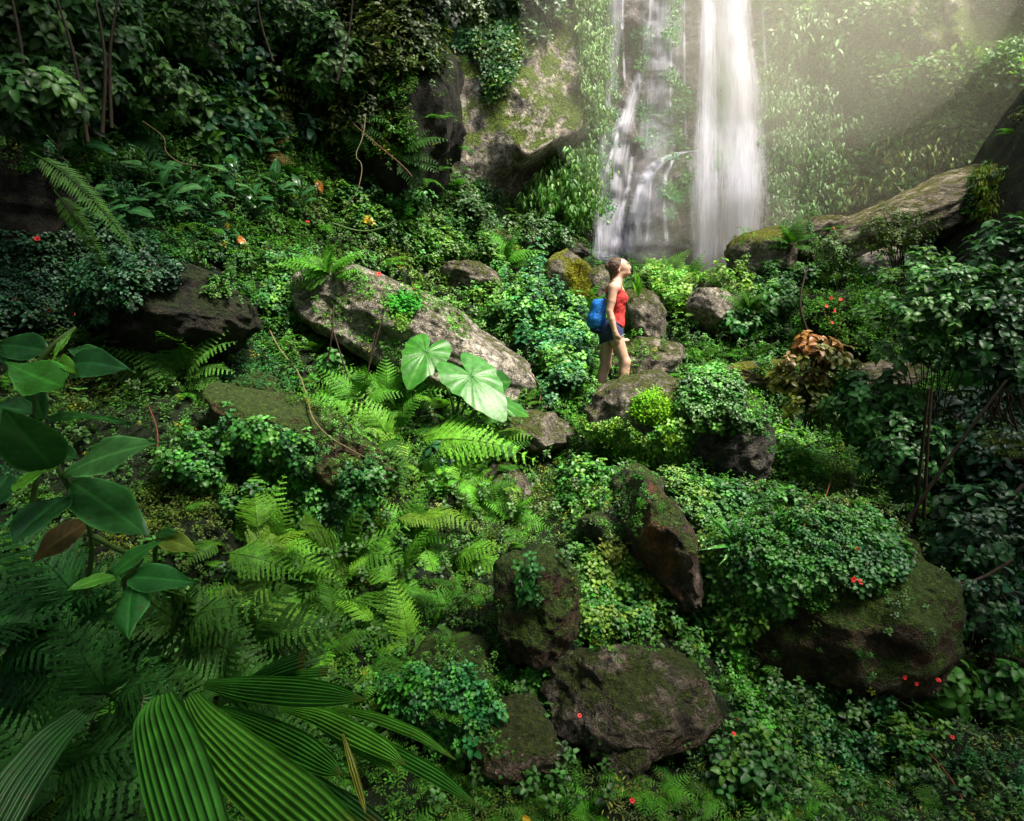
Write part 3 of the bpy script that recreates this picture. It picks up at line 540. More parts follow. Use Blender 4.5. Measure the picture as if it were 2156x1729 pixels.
# small round leaves by the water
RL = [tpl_carpet(k + 60, xf(LS, None, 1.0), 10, .6) for k in range(3)]
wl = [[(1245, -30), (1310, -30), (1300, 200), (1300, 300), (1280, 560), (1225, 560), (1245, 300)], [(1325, 60), (1372, 60), (1365, 170), (1330, 150)], [(1350, 200), (1410, 140), (1465, 230), (1440, 310), (1330, 340)], [(1385, 340), (1455, 330), (1465, 440), (1400, 470)], [(1395, -30), (1425, -30), (1430, 100), (1400, 120)], [(1495, 150), (1540, 150), (1545, 350), (1500, 380)], [(1590, -30), (1660, -20), (1640, 100), (1620, 260), (1600, 240)]]
A0 = ['left edge of the cascade', 'upper left of the cascade', 'middle of the cascade', 'rounded rock under the arching water', 'top of the wet wall', 'wet wall between the two main streams', 'right edge of the main fall']
for k, w in enumerate(wl): patch('wall_creeper', 'green creeper of tiny leaves on the ' + A0[k], w, (3200, 800, 2600, 1500, 700, 1500, 2600)[k], RL, .15, (.035, .16, .05), mat='leaf', keys=('cliff',), lift=.18, upw=(0, -.8, .3), tilt=.3, seed=k, thresh=(1.5, -.35), c2=(.07, .22, .05))
# cliff greenery
patch('cliff_creeper', 'olive green creeper growing over the right cliff', [(1600, -40), (2200, -40), (2200, 420), (1800, 430), (1720, 470), (1620, 470)], 34000, CAR + RL, .24, (.10, .20, .025), keys=('cliff',), lift=.22, upw=(0, -.8, .5), thresh=(.55, -.42), c2=(.06, .20, .02), seed=11)
patch('cliff_creeper', 'dark creeper growing over the left cliff around the pale face', [(915, -40), (1210, -40), (1190, 60), (1080, 150), (1035, 210), (1010, 290), (990, 400), (1110, 430), (1150, 500), (900, 460)], 17000, CAR + RL, .18, (.075, .15, .02), keys=('cliff',), lift=.2, upw=(0, -.8, .5), thresh=(.8, -.15), c2=(.03, .11, .03), seed=12)
patch('cliff_creeper', 'leafy brow of bushes at the top of the left cliff', [(860, -40), (1200, -40), (1140, 40), (1000, 60), (880, 70)], 2600, ROSW, .26, (.03, .07, .02), keys=('cliff', 'leftcrag'), lift=.5, upw=(0, -.6, .3), seed=13)
patch('wall_creeper', 'green growth at the foot of the cliff under the hollow', [(930, 370), (1040, 390), (1120, 440), (1240, 500), (1240, 545), (1000, 500), (930, 440)], 2500, RL + ROS, .17, (.04, .12, .025), keys=('cliff', 'terrain', 'ledge', 'ledgetwo'), lift=.2, seed=14)
# mounds on the slope
patch('leafy_mound', 'dark leafy herbs spilling over the top of the dark overhanging boulder', [(-30, 500), (130, 490), (300, 520), (420, 560), (470, 600), (400, 628), (330, 640), (300, 690), (180, 710), (-30, 720)], 3300, ROSW, .115, (.018, .075, .032), lift=.12, seed=20, notkeys=('leftedge',))
patch('leafy_mound', 'dense mound of pointed leaves in front of the sloping brown boulder', [(290, 1010), (400, 920), (560, 905), (680, 960), (780, 1010), (800, 1100), (740, 1180), (620, 1160), (480, 1140), (320, 1130)], 3000, ROSW, .125, (.03, .145, .04), mat='leafgloss', lift=.2, seed=21, thresh=(2.4, -.45), c2=(.06, .2, .03))
patch('leafy_mound', 'glossy herbs with hanging red stems left of the hiking woman', [(1040, 620), (1130, 560), (1200, 640), (1240, 700), (1240, 800), (1230, 870), (1140, 860), (1110, 760), (1050, 700)], 1100, ROSW, .21, (.04, .16, .05), mat='leafgloss', lift=.3, seed=22, notkeys=('yellowmoss', 'slab', 'dome', 'cliff'), c2=(.09, .26, .04))
patch('leafy_mound', 'cap of small light leaves on the dark wet boulder', [(1425, 815), (1500, 790), (1560, 830), (1560, 900), (1490, 910), (1440, 880)], 900, ROSW, .14, (.05, .19, .04), lift=.07, seed=23, thresh=(3.0, -.4), c2=(.09, .28, .04))
patch('moss_cushion', 'vivid lime cushion of fine fern on the rounded boulder', [(1335, 835), (1380, 815), (1425, 840), (1440, 880), (1400, 900), (1330, 880)], 800, CAR + FRS[:2], .07, (.13, .34, .015), mat='moss', lift=.02, seed=24, thresh=(3.5, -.2))
patch('leafy_mound', 'fine leaved mound below the rounded boulder at the woman\'s feet', [(1200, 880), (1300, 870), (1440, 900), (1450, 980), (1350, 1000), (1230, 980)], 2300, ROS + CAR, .095, (.07, .24, .03), lift=.12, notkeys=('wetface', 'spinetop', 'spine'), seed=25, c2=(.16, .34, .03))
patch('leafy_mound', 'pale narrow leaved mat right of the orange stained spine', [(1335, 1040), (1400, 1010), (1470, 1040), (1510, 1110), (1500, 1190), (1430, 1190), (1370, 1130)], 1300, ROSW, .10, (.13, .27, .05), lift=.09, seed=26, thresh=(3.0, -.4), notkeys=('spine',), c2=(.07, .2, .05))
patch('leafy_mound', 'bushy small leaved plant between the two brown boulders of the lower middle', [(1180, 1220), (1250, 1170), (1330, 1180), (1370, 1250), (1370, 1340), (1290, 1375), (1180, 1350)], 1900, ROS, .085, (.06, .24, .035), lift=.12, seed=27, thresh=(3.0, -.4), notkeys=('round', 'spine'), c2=(.16, .30, .03))
patch('leafy_mound', 'bluish herb hanging on the face of the tall round topped boulder', [(1085, 1190), (1180, 1175), (1200, 1210), (1160, 1280), (1120, 1270)], 110, ROSW, .10, (.04, .15, .035), lift=.02, thresh=(4.5, .0), seed=28)
patch('leafy_mound', 'spread of pointed green leaves right of the fan palm', [(770, 1480), (850, 1400), (1000, 1370), (1150, 1390), (1140, 1480), (1050, 1520), (980, 1640), (860, 1600)], 900, ROSW, .10, (.03, .15, .03), lift=.05, seed=29, thresh=(2.6, -.3), notkeys=('bottom',), c2=(.06, .26, .03))
patch('leafy_mound', 'bright ferny herbs above the long pale boulder', [(520, 560), (640, 540), (760, 545), (860, 590), (780, 640), (690, 600), (660, 700), (600, 720), (540, 660)], 2300, ROS + FRS[:2], .12, (.09, .28, .03), lift=.15, seed=30, notkeys=('overhang', 'slab'), c2=(.05, .2, .04))
patch('leafy_mound', 'green shrubby cover between the crag and the long pale boulder', [(700, 420), (860, 400), (960, 470), (1080, 540), (1100, 640), (1000, 640), (880, 560), (720, 500)], 3200, ROS + ROSW[:2], .15, (.05, .2, .03), lift=.22, seed=31, notkeys=('cliff', 'ledgethree', 'slab'), c2=(.1, .25, .02))
patch('leafy_mound', 'brilliant green ferny growth at the foot of the waterfall', [(1330, 560), (1400, 530), (1500, 545), (1560, 570), (1560, 640), (1470, 620), (1450, 720), (1380, 660), (1340, 620)], 2300, ROS + FRS[:2], .17, (.14, .36, .03), lift=.3, seed=32, notkeys=('cliff', 'triangle', 'bagrock'), c2=(.2, .4, .04))
patch('leafy_mound', 'trailing leaves with red flowers over the huge lower right boulder', [(1480, 1010), (1620, 1040), (1760, 1090), (1900, 1120), (1900, 1230), (1820, 1270), (1640, 1300), (1520, 1260), (1480, 1120)], 3300, ROS + ROSW[:1], .098, (.03, .14, .035), lift=.08, seed=33, thresh=(2.2, -.35), c2=(.05, .2, .02))
patch('leafy_mound', 'bright narrow band of leaves running down right of the broad speckled boulder', [(1500, 1370), (1560, 1350), (1620, 1450), (1640, 1560), (1590, 1600), (1530, 1480)], 1100, ROS, .085, (.06, .24, .025), lift=.12, seed=34, notkeys=('bottom',))
patch('leafy_mound', 'patch of larger pointed leaves low on the right', [(1620, 1500), (1700, 1450), (1860, 1470), (1900, 1560), (1800, 1640), (1660, 1600)], 650, ROSW, .12, (.03, .15, .045), lift=.1, seed=35)
patch('leafy_mound', 'green shoulder of fine moss and herbs right of the dark wet boulder', [(1560, 840), (1620, 850), (1700, 930), (1720, 1010), (1650, 1030), (1600, 960)], 1900, ROS + CAR, .12, (.05, .23, .03), lift=.15, seed=36, notkeys=('wetface',), c2=(.12, .33, .02))
patch('leafy_mound', 'leafy growth between the ridge and the flowering dark boulder', [(1560, 600), (1640, 570), (1800, 560), (1900, 520), (2000, 560), (1880, 640), (1700, 620), (1620, 700), (1570, 680)], 2600, ROS + ROSW[:2], .17, (.04, .16, .03), lift=.3, seed=37, notkeys=('ridgefoot', 'ridgegrey', 'flowerrock'), c2=(.09, .25, .03))
patch('moss_cushion', 'hanging yellow green moss on the blunt end of the ridge', [(2040, 360), (2100, 355), (2120, 420), (2110, 500), (2060, 530), (2040, 450)], 1500, [HL[1], HL[0]], .13, (.17, .21, .02), mat='moss', lift=.12, hang=True, seed=38, keys=('ridgeend', 'ridgeslab'))
patch('moss_cushion', 'small round green cushion on the long pale boulder', [(825, 640), (850, 628), (872, 645), (865, 662), (835, 665)], 260, CAR, .09, (.06, .27, .02), mat='moss', lift=.12, seed=39, keys=('slab',))
patch('moss_cushion', 'tiny yellow green cushion below the round one on the pale boulder', [(828, 675), (850, 670), (862, 682), (845, 695)], 110, CAR, .07, (.25, .38, .04), mat='moss', lift=.07, seed=40, keys=('slab',))
patch('moss_cushion', 'pale yellow sprigs on the dark knobbly rock', [(1265, 1165), (1300, 1150), (1320, 1175), (1290, 1190)], 80, CAR, .07, (.35, .42, .08), mat='moss', lift=.05, seed=41)
patch('moss_cushion', 'thick yellow moss running down the boulder left of the woman\'s head', [(1185, 575), (1215, 540), (1250, 580), (1250, 640), (1215, 620), (1195, 600)], 900, CAR, .07, (.20, .23, .012), mat='moss', lift=.03, seed=42, keys=('yellowmoss',))
patch('leafy_mound', 'dark herbs clothing the crag above its bare side', [(700, -30), (900, -30), (940, 120), (940, 190), (880, 190), (800, 170), (760, 330), (700, 300)], 3000, ROS + CAR, .17, (.045, .085, .018), lift=.25, keys=('leftcrag',), seed=43, c2=(.09, .13, .02))
patch('fern_thicket', 'thicket of overlapping lacy ferns on the lower left slope', [(420, 1150), (560, 1110), (900, 1100), (930, 1250), (900, 1420), (780, 1470), (560, 1400), (420, 1330)], 260, FR, .40, (.075, .25, .022), mat='fern', lift=.3, seed=60, tilt=.55, c2=(.15, .37, .03))
patch('fern_thicket', 'darker mass of ferns behind and under the fan palm', [(-20, 1180), (300, 1250), (440, 1330), (560, 1420), (480, 1500), (260, 1729), (-20, 1729)], 130, FRN, .36, (.03, .13, .016), mat='fern', lift=.3, seed=61, tilt=.5, c2=(.04, .16, .02))
patch('fern_thicket', 'ferns and sprigs around the stalks of the giant leaves', [(680, 800), (860, 790), (1080, 880), (1100, 1000), (1040, 1080), (860, 1050), (720, 960)], 130, FR, .44, (.07, .24, .02), mat='fern', lift=.25, seed=62, tilt=.5, c2=(.16, .38, .03), notkeys=('slab', 'mosslong'))
patch('leafy_mound', 'continuous green growth knitting together the rocks of the middle slope', [(1180, 940), (1330, 930), (1480, 1000), (1560, 1180), (1600, 1330), (1480, 1380), (1380, 1330), (1180, 1380), (1200, 1180), (1150, 1060)], 2600, ROS + CAR + FRS[:1], .10, (.05, .20, .025), lift=.12, seed=63, notkeys=('spine', 'spinefoot', 'round', 'wetface', 'bottom', 'spinetop'), c2=(.1, .26, .02))
patch('leafy_mound', 'shaded green growth filling the gully right of the broad speckled boulder', [(1480, 1330), (1640, 1320), (1860, 1400), (2000, 1440), (2050, 1600), (1800, 1700), (1500, 1729), (1450, 1600), (1560, 1500)], 1500, ROS + CARN, .10, (.04, .16, .022), lift=.1, seed=64, notkeys=('bottom', 'rightbig'), c2=(.08, .2, .02))
# broad leaved undergrowth on the high left bank
LB = [tpl_rosette(k + 70, tpl_leaf(4, .42, .42, .2, .35), 2, 1, 1.2, .7, .5) for k in range(4)]
patch('bank_undergrowth', 'dark tangle of broad glossy leaves covering the high left bank', [(-40, -40), (720, -40), (760, 180), (720, 330), (560, 340), (260, 330), (100, 330), (-40, 300)], 1500, LB, .26, (.022, .085, .035), mat='leafgloss', lift=.35, seed=50, tilt=.5, c2=(.05, .15, .02), notkeys=('leftcrag', 'leftedge'))
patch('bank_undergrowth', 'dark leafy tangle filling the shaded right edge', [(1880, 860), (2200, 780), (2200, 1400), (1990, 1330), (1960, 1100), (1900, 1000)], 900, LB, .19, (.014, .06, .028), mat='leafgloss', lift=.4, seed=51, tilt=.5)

# ================================================================ WATERFALL
def water_mat():
    m, n, l, b = newmat('falling_water'); uv = n.new('ShaderNodeUVMap'); uv.uv_map = 'UVMap'; mp = n.new('ShaderNodeMapping'); mp.inputs['Scale'].default_value = (9.0, 0.5, 1); l.new(uv.outputs[0], mp.inputs[0])
    n1 = noise(n, l, mp.outputs[0], 2.2, 5, 0.7, 0.25); mp2 = n.new('ShaderNodeMapping'); mp2.inputs['Scale'].default_value = (30, 0.9, 1); l.new(uv.outputs[0], mp2.inputs[0]); n2 = noise(n, l, mp2.outputs[0], 2.0, 4, 0.7)
    mp3 = n.new('ShaderNodeMapping'); mp3.inputs['Scale'].default_value = (2.0, .7, 1); l.new(uv.outputs[0], mp3.inputs[0]); n3 = noise(n, l, mp3.outputs[0], 1.3, 4, 0.6)
    at = n.new('ShaderNodeAttribute'); at.attribute_name = 'Col'; sx = n.new('ShaderNodeSeparateColor'); l.new(at.outputs['Color'], sx.inputs[0])
    s = math_(n, l, 'ADD', math_(n, l, 'MULTIPLY', n1.outputs[0], 1.0), math_(n, l, 'MULTIPLY', n2.outputs[0], 0.75)); s = math_(n, l, 'MULTIPLY_ADD', n3.outputs[0], 0.7, s)
    # coverage falls off towards the edges of a strand and where it is thin
    a = math_(n, l, 'MULTIPLY_ADD', sx.outputs[0], 1.45, math_(n, l, 'SUBTRACT', s, 1.98)); mr = n.new('ShaderNodeMapRange'); mr.inputs['From Min'].default_value = 0.0; mr.inputs['From Max'].default_value = 0.75; l.new(a, mr.inputs['Value'])
    al = math_(n, l, 'MULTIPLY', mr.outputs[0], sx.outputs[1])
    d = n.new('ShaderNodeBsdfDiffuse'); d.inputs['Color'].default_value = (.72, .72, .84, 1); t = n.new('ShaderNodeBsdfTranslucent'); t.inputs['Color'].default_value = (.76, .77, .86, 1)
    mx = n.new('ShaderNodeMixShader'); mx.inputs[0].default_value = .45; l.new(d.outputs[0], mx.inputs[1]); l.new(t.outputs[0], mx.inputs[2])
    tr = n.new('ShaderNodeBsdfTransparent'); m2 = n.new('ShaderNodeMixShader'); l.new(al, m2.inputs[0]); l.new(tr.outputs[0], m2.inputs[1]); l.new(mx.outputs[0], m2.inputs[2]); l.new(m2.outputs[0], n['Material Output'].inputs['Surface'])
    return m
M['water'] = water_mat()
wroot = tag(bpy.data.objects.new('waterfall', None), 'waterfall', 'waterfall', None, 'structure'); col.objects.link(wroot)
def strand(name, pth, off, strength=1.0, amax=.9, seed=0, free=False, layers=1):
    pth = np.array(pth, float); n = 70; t = np.linspace(0, len(pth) - 1, n); cu_ = np.interp(t, range(len(pth)), pth[:, 0]); cv_ = np.interp(t, range(len(pth)), pth[:, 1]); hw = np.interp(t, range(len(pth)), pth[:, 2])
    k = np.array([.25, .5, .25]); 
    for _ in range(4): cu_[1:-1] = np.convolve(cu_, k, 'valid'); hw[1:-1] = np.convolve(hw, k, 'valid')
    m = 15; s = np.linspace(-1, 1, m)
    for L_ in range(layers):
        U = cu_[:, None] + hw[:, None] * s[None] * (1 + .06 * L_); V = np.repeat(cv_[:, None], m, 1)
        if free:                                    # water that falls clear of the rock
            D0 = cliff_d(cu_, cv_); D0 = np.minimum.accumulate(np.convolve(np.r_[[D0[0]] * 6, D0, [D0[-1]] * 6], np.ones(13) / 13, 'valid') + .05); D = np.repeat(D0[:, None], m, 1) - off - .28 * np.sqrt(np.clip(1 - s ** 2, 0, 1))[None] * (hw[:, None] / 40) - .16 * L_
        else: D = np.minimum(cliff_d(U, V), cliff_d(np.repeat(cu_[:, None], m, 1), V) + .05) - off - .10 * L_
        D = D + .03 * vnoise(np.stack([U * .4, V * .01, U * 0 + seed + L_], -1)); pt = P_arr(U, V, D).reshape(-1, 3)
        edge = np.clip(1 - np.abs(s), 0, 1)[None] ** .55 * np.ones((n, 1)); C_ = np.zeros((n * m, 3)); C_[:, 0] = (edge * strength).ravel(); C_[:, 1] = amax * np.clip((np.arange(n)[::-1] / n) * 14, .25, 1).repeat(m)
        z = pt[:, 2]; uv = np.stack([(s[None] * hw[:, None] * .0106 + seed * 3.1 + L_ * 7).ravel(), z + seed], -1)
        o = link(name, mesh_np(name, pt, grid_faces(n, m), C_, True, uv), M['water'], wroot, local=True)
strand('main_stream', [(1488, -140, 26), (1490, 60, 28), (1488, 200, 32), (1486, 350, 38), (1484, 470, 42), (1482, 572, 44)], .25, 1.0, .62, 1, True, 2)
strand('main_stream', [(1540, -140, 44), (1552, 60, 50), (1564, 180, 56), (1570, 280, 62), (1572, 400, 60), (1568, 500, 58), (1564, 575, 58)], .35, .98, .62, 2, True, 2)
strand('thin_stream', [(1520, -140, 60), (1530, 150, 80), (1540, 350, 84), (1532, 570, 92)], .15, .98, .55, 3, True, 1)
strand('thin_stream', [(1310, -140, 34), (1290, 100, 28), (1270, 300, 22), (1265, 450, 24), (1262, 560, 28)], .45, .95, .5, 4, True, 1)
strand('thin_stream', [(1500, -140, 5), (1505, 150, 6), (1508, 400, 9), (1506, 570, 12)], .3, 1.0, .6, 31, True)
strand('thin_stream', [(1600, -140, 6), (1612, 150, 8), (1618, 400, 10), (1616, 560, 12)], .3, .95, .5, 32, True)
strand('thin_stream', [(1312, -140, 7), (1310, 60, 6), (1316, 180, 4)], .12, 1.05, .8, 5)
strand('thin_stream', [(1415, -140, 5), (1413, 90, 5), (1414, 280, 6)], .12, 1.05, .8, 6)
strand('thin_stream', [(1440, -140, 6), (1441, 140, 5), (1444, 300, 8)], .12, .95, .7, 16)
strand('thin_stream', [(1405, -140, 80), (1400, 40, 80), (1395, 150, 70), (1385, 300, 60)], .15, .95, .5, 17)
strand('cascade', [(1378, -140, 8), (1368, 60, 8), (1348, 150, 12), (1328, 220, 24), (1310, 280, 34), (1300, 350, 40), (1295, 430, 44), (1288, 500, 46), (1284, 562, 52)], .14, 1.0, .72, 7, layers=1)
strand('cascade', [(1318, 230, 6), (1285, 330, 8), (1272, 400, 10), (1262, 480, 12), (1256, 562, 16)], .16, 1.12, .7, 8)
strand('cascade', [(1332, 330, 9), (1322, 400, 10), (1300, 470, 12), (1292, 562, 18)], .2, 1.05, .65, 9)
strand('arching_stream', [(1478, 316, 20), (1430, 322, 20), (1390, 338, 22), (1362, 370, 20), (1348, 420, 20), (1334, 470, 22), (1322, 562, 30)], .16, 1.12, .8, 10, layers=2)
strand('arching_stream', [(1420, 330, 8), (1402, 370, 8), (1398, 430, 7), (1404, 520, 9)], .14, 1.1, .7, 11)
strand('arching_stream', [(1375, 362, 7), (1366, 420, 6), (1364, 520, 8)], .14, 1.1, .7, 12)
strand('arching_stream', [(1455, 322, 18), (1458, 400, 14), (1462, 520, 14)], .16, .85, .7, 13)
strand('thin_stream', [(1385, 240, 60), (1372, 400, 84), (1368, 562, 92)], .5, .9, .36, 41)
strand('foam', [(1262, 530, 30), (1284, 546, 44), (1300, 572, 52)], .35, 1.1, .8, 14)

# ================================================================ MIST
def mist(label, u, v, d, r, dens, colr=(1, .95, .80), an=.25):
    v_, f_ = ico(4); me = mesh_np('mist', v_ * np.array(r), f_, smooth=True); m = bpy.data.materials.new('mist'); m.use_nodes = True; n = m.node_tree.nodes; n.remove(n['Principled BSDF'])
    s = n.new('ShaderNodeVolumePrincipled'); s.inputs['Color'].default_value = (*colr, 1); s.inputs['Density'].default_value = dens; s.inputs['Anisotropy'].default_value = an; m.node_tree.links.new(s.outputs[0], n['Material Output'].inputs['Volume'])
    o = link('mist', me, m); o.location = tuple(P(u, v, d)); tag(o, label, 'mist', kind='stuff')
mist('broad veil of sunlit haze filling the upper right in front of the cliff', 1640, 60, 11.8, (4.6, 2.3, 3.8), .034)
mist('brightest glowing patch of haze at the top right of the fall', 1760, -60, 11.0, (2.8, 1.9, 2.8), .056)
mist('low spray at the foot of the main fall', 1520, 520, 12.8, (1.9, 1.3, 1.1), .06)
mist('upright column of spray around the falling water', 1540, 280, 13.2, (1.5, 1.1, 3.2), .05)
# ================================================================ SINGLE PLANTS
def H(u, v, off=0.0):
    h = hit(u, v); 
    if h is None: return P(u, v, 6.0)
    return h[0] * (1 - off / np.linalg.norm(h[0]))
def tube(name, pts, r0, r1, mat, parent=None, sides=6, smooth_=3):
    pts = np.array(pts, float)
    for _ in range(smooth_):
        if len(pts) < 3: break
        q = [pts[0]]
        for a, b in zip(pts[:-1], pts[1:]): q += [a * .75 + b * .25, a * .25 + b * .75]
        pts = np.array(q + [pts[-1]])
    v, t, c = tube_tpl(pts, r0, r1, sides); return link(name, mesh_np(name, v, t, None, True), mat, parent)
def blade(base, tip, width, nrm, c, n=16, m=8, fold=.25, droop=.12, wave=.02, peak=.42, curl=0.0, edge=None, veins=9, vein=.35, sharp=1.0, holes=0):
    """a broad leaf in world coordinates"""
    base, tip, nrm = map(lambda a: np.asarray(a, float), (base, tip, nrm)); X = tip - base; L = np.linalg.norm(X); X /= L; Y = norm(np.cross(nrm, X)); Z = np.cross(X, Y)
    t = np.linspace(0, 1, n + 1); s = np.linspace(-1, 1, 2 * m + 1); ex = math.log(.5) / math.log(peak)
    w = width * .5 * np.sin(np.pi * np.clip(t, 0, 1) ** ex) ** .72 * (1 - .32 * sstep(.55, 1, t) * sharp); w[0] = 0.003; w[-1] = 0
    T_, S_ = np.meshgrid(t, s, indexing='ij'); W = w[:, None] * S_; z = -droop * L * (T_ ** 2 - T_ * .55) * 1.6 + fold * np.abs(W) * (1 - .55 * np.abs(S_)) + wave * L * np.sin(T_ * 11 + S_ * 2 + base[0] * 40) * S_ ** 2 - curl * W * S_ ** 2 * np.sign(S_)
    z = z + .0022 * np.cos((T_ - .16 * np.abs(S_)) * veins * 2 * np.pi) * (np.abs(S_) * .6 + .2) * (L / .2)
    V = base + T_[..., None] * L * X + W[..., None] * Y + z[..., None] * Z
    cc = np.ones(T_.shape + (3,)) * np.array(c); midr = np.exp(-(S_ / .07) ** 2)[..., None]; vn = (np.cos((T_ - .20 * np.abs(S_)) * veins * 2 * np.pi) * .5 + .5) ** 6
    cc = cc * (1 + vein * vn[..., None] * .8) * (1 - midr * .5) + midr * .5 * np.array(c) * 2.6
    if edge is not None: e = sstep(.86, 1.0, np.abs(S_))[..., None]; cc = cc * (1 - e) + e * np.array(edge)
    f = grid_faces(n + 1, 2 * m + 1); return V.reshape(-1, 3), f, cc.reshape(-1, 3)
def bleaf(parent, base, tip, width, nrm, c, name='leaf', mat='big', **k):
    V, f, cc = blade(base, tip, width, nrm, c, **k); return link(name, mesh_np(name, V, f, np.clip(cc, 0, 1), True), M[mat], parent)

# ---- two giant arrow-shaped leaves in the middle
def arrow_leaf(parent, att, tip, nrm, size, c, patchy):
    att, tip, nrm = map(lambda a: np.asarray(a, float), (att, tip, nrm)); X = norm(tip - att); Y = norm(np.cross(nrm, X)); Z = np.cross(X, Y)
    th = np.linspace(-math.pi, math.pi, 97); kth = np.array([0, 12, 30, 55, 80, 105, 130, 150, 165, 175, 180]) * math.pi / 180; kr = [1.12, .90, .68, .56, .52, .55, .62, .70, .62, .30, .05]
    R = np.interp(np.abs(th), kth, kr); R = np.convolve(np.r_[R[-3:], R, R[:3]], [.1, .2, .4, .2, .1], 'same')[3:-3]; R = R * (1 + .025 * np.sin(th * 9) + .015 * np.sin(th * 23))
    rr = np.linspace(0, 1, 15); RR, TH = np.meshgrid(rr, th, indexing='ij'); rad = RR * R[None] * size; x = rad * np.cos(TH); y = rad * np.sin(TH)
    vs = np.array([0, 34, 66, 100, 145]) * math.pi / 180; dv = np.min(np.abs(np.abs(TH)[..., None] - (vs * 1.0) - .0), -1) * (.25 + RR); ridge = np.exp(-(dv / .035) ** 2)
    z = -.16 * (x / size) ** 2 * size - .22 * (y / size) ** 2 * size + .05 * size * np.abs(y / size) + .012 * size * np.cos(np.abs(TH) * 11 + 2 * RR) * RR + .02 * size * np.sin(TH * 5) * RR ** 2 - .006 * ridge
    V = att + x[..., None] * X + y[..., None] * Y + z[..., None] * Z; cc = np.ones(V.shape) * np.array(c)
    if patchy: w = sstep(.0, .35, fbm(np.stack([x * 14, y * 5, x * 0], -1), 3, 3))[..., None] * .5; cc = cc * (1 - w) + w * np.array([.09, .25, .07])
    cc = cc * (1 - ridge[..., None] * .55) + ridge[..., None] * .55 * np.array([.10, .26, .05]); f = grid_faces(15, 97)
    return link('leaf_blade', mesh_np('leaf_blade', V.reshape(-1, 3), f, np.clip(cc.reshape(-1, 3), 0, 1), True), M['taro'], parent)
tb = H(958, 905, -.02); D5 = tb[1]
taro = empty('giant_leaf_plant', tb, 'plant with two huge pale veined arrow shaped leaves in the middle of the slope', 'plant')
def taro_leaf(au, av, ad, tu, tv, td, nrm, size, c, pth, patchy):
    a = P(au, av, D5 + ad); bl = arrow_leaf(taro, a, P(tu, tv, D5 + td), nrm, size, c, patchy)
    tube('petiole', [tb] + [P(*q[:2], D5 + q[2]) for q in pth] + [a - norm(nrm) * .004], .016, .008, M['greenstem'], taro)
taro_leaf(897, 742, -.15, 862, 800, -.42, (.1, -.75, .65), px(88, D5), (.03, .16, .012), [(955, 850, -.03), (930, 790, -.0), (908, 752, -.02)], False)
taro_leaf(992, 792, -.35, 1062, 872, -.62, (.25, -.7, .75), px(108, D5), (.035, .18, .022), [(962, 860, -.1), (975, 820, -.2), (988, 800, -.26)], True)
taro_leaf(1045, 845, -.3, 1122, 868, -.25, (.35, -.45, .85), px(70, D5), (.03, .15, .015), [(985, 880, -.1), (1020, 850, -.2)], False)
taro_leaf(1015, 805, -.1, 1090, 800, .15, (.9, -.35, .3), px(80, D5), (.025, .12, .02), [(980, 850, -.05), (1005, 820, -.06)], False)

# ---- broad leaved climber in the left foreground
def climber(label, root, stems, leaves, name='broad_leaf_climber'):
    r = empty(name, P(*root), label, 'plant', 'broad leaved plants in the left foreground')
    for s in stems: tube('stem', [P(*q) for q in s], .009, .006, M['greenstem'], r)
    for (bu, bv, bd, tu, tv, td, w, nrm, c, kw) in leaves: bleaf(r, P(bu, bv, bd), P(tu, tv, td), px(w, (bd + td) / 2), nrm, c, edge=tuple(min(1, x * 2.2) for x in c), **kw)
    return r
Bg = (.075, .24, .02); Dk = (.016, .08, .020); Dp = (.030, .125, .028); Lt = (.05, .19, .05)
climber('topmost of the big glossy leaved plants at the left edge, one folded leaf catching light', (60, 1100, 2.0),
 [[(60, 1100, 2.0), (90, 940, 1.95), (70, 860, 1.9), (78, 770, 1.85)], [(78, 770, 1.85), (110, 725, 1.85), (160, 690, 1.9)]],
 [(10, 762, 1.72, 148, 826, 1.60, 95, (.25, -.8, .55), (.05, .22, .03), dict(fold=.1, droop=-.1, peak=.62)), (100, 765, 1.85, 152, 768, 1.62, 46, (0, -.5, .85), Bg, dict(fold=.3)),
  (45, 770, 1.9, 60, 700, 2.0, 95, (0, -.9, .3), Dk, {}), (100, 740, 1.9, -20, 720, 1.95, 70, (0, -.8, .6), Dk, {}), (150, 735, 1.9, 252, 768, 1.8, 44, (.1, -.5, .8), Dp, dict(fold=.5)), (150, 770, 1.85, 240, 762, 1.72, 76, (.1, -.85, .45), (.03, .13, .04), dict(droop=.25)),
  (160, 690, 1.9, 100, 765, 1.8, 16, (0, -.7, .7), Bg, dict(fold=.6)), (75, 885, 1.75, 264, 872, 1.65, 30, (.1, -.35, .9), Dp, dict(fold=.3)), (70, 870, 1.9, -30, 850, 1.9, 60, (0, -.6, .8), Dk, {}), (95, 880, 1.9, 60, 800, 2.0, 60, (-.2, -.9, .3), Dk, {})])
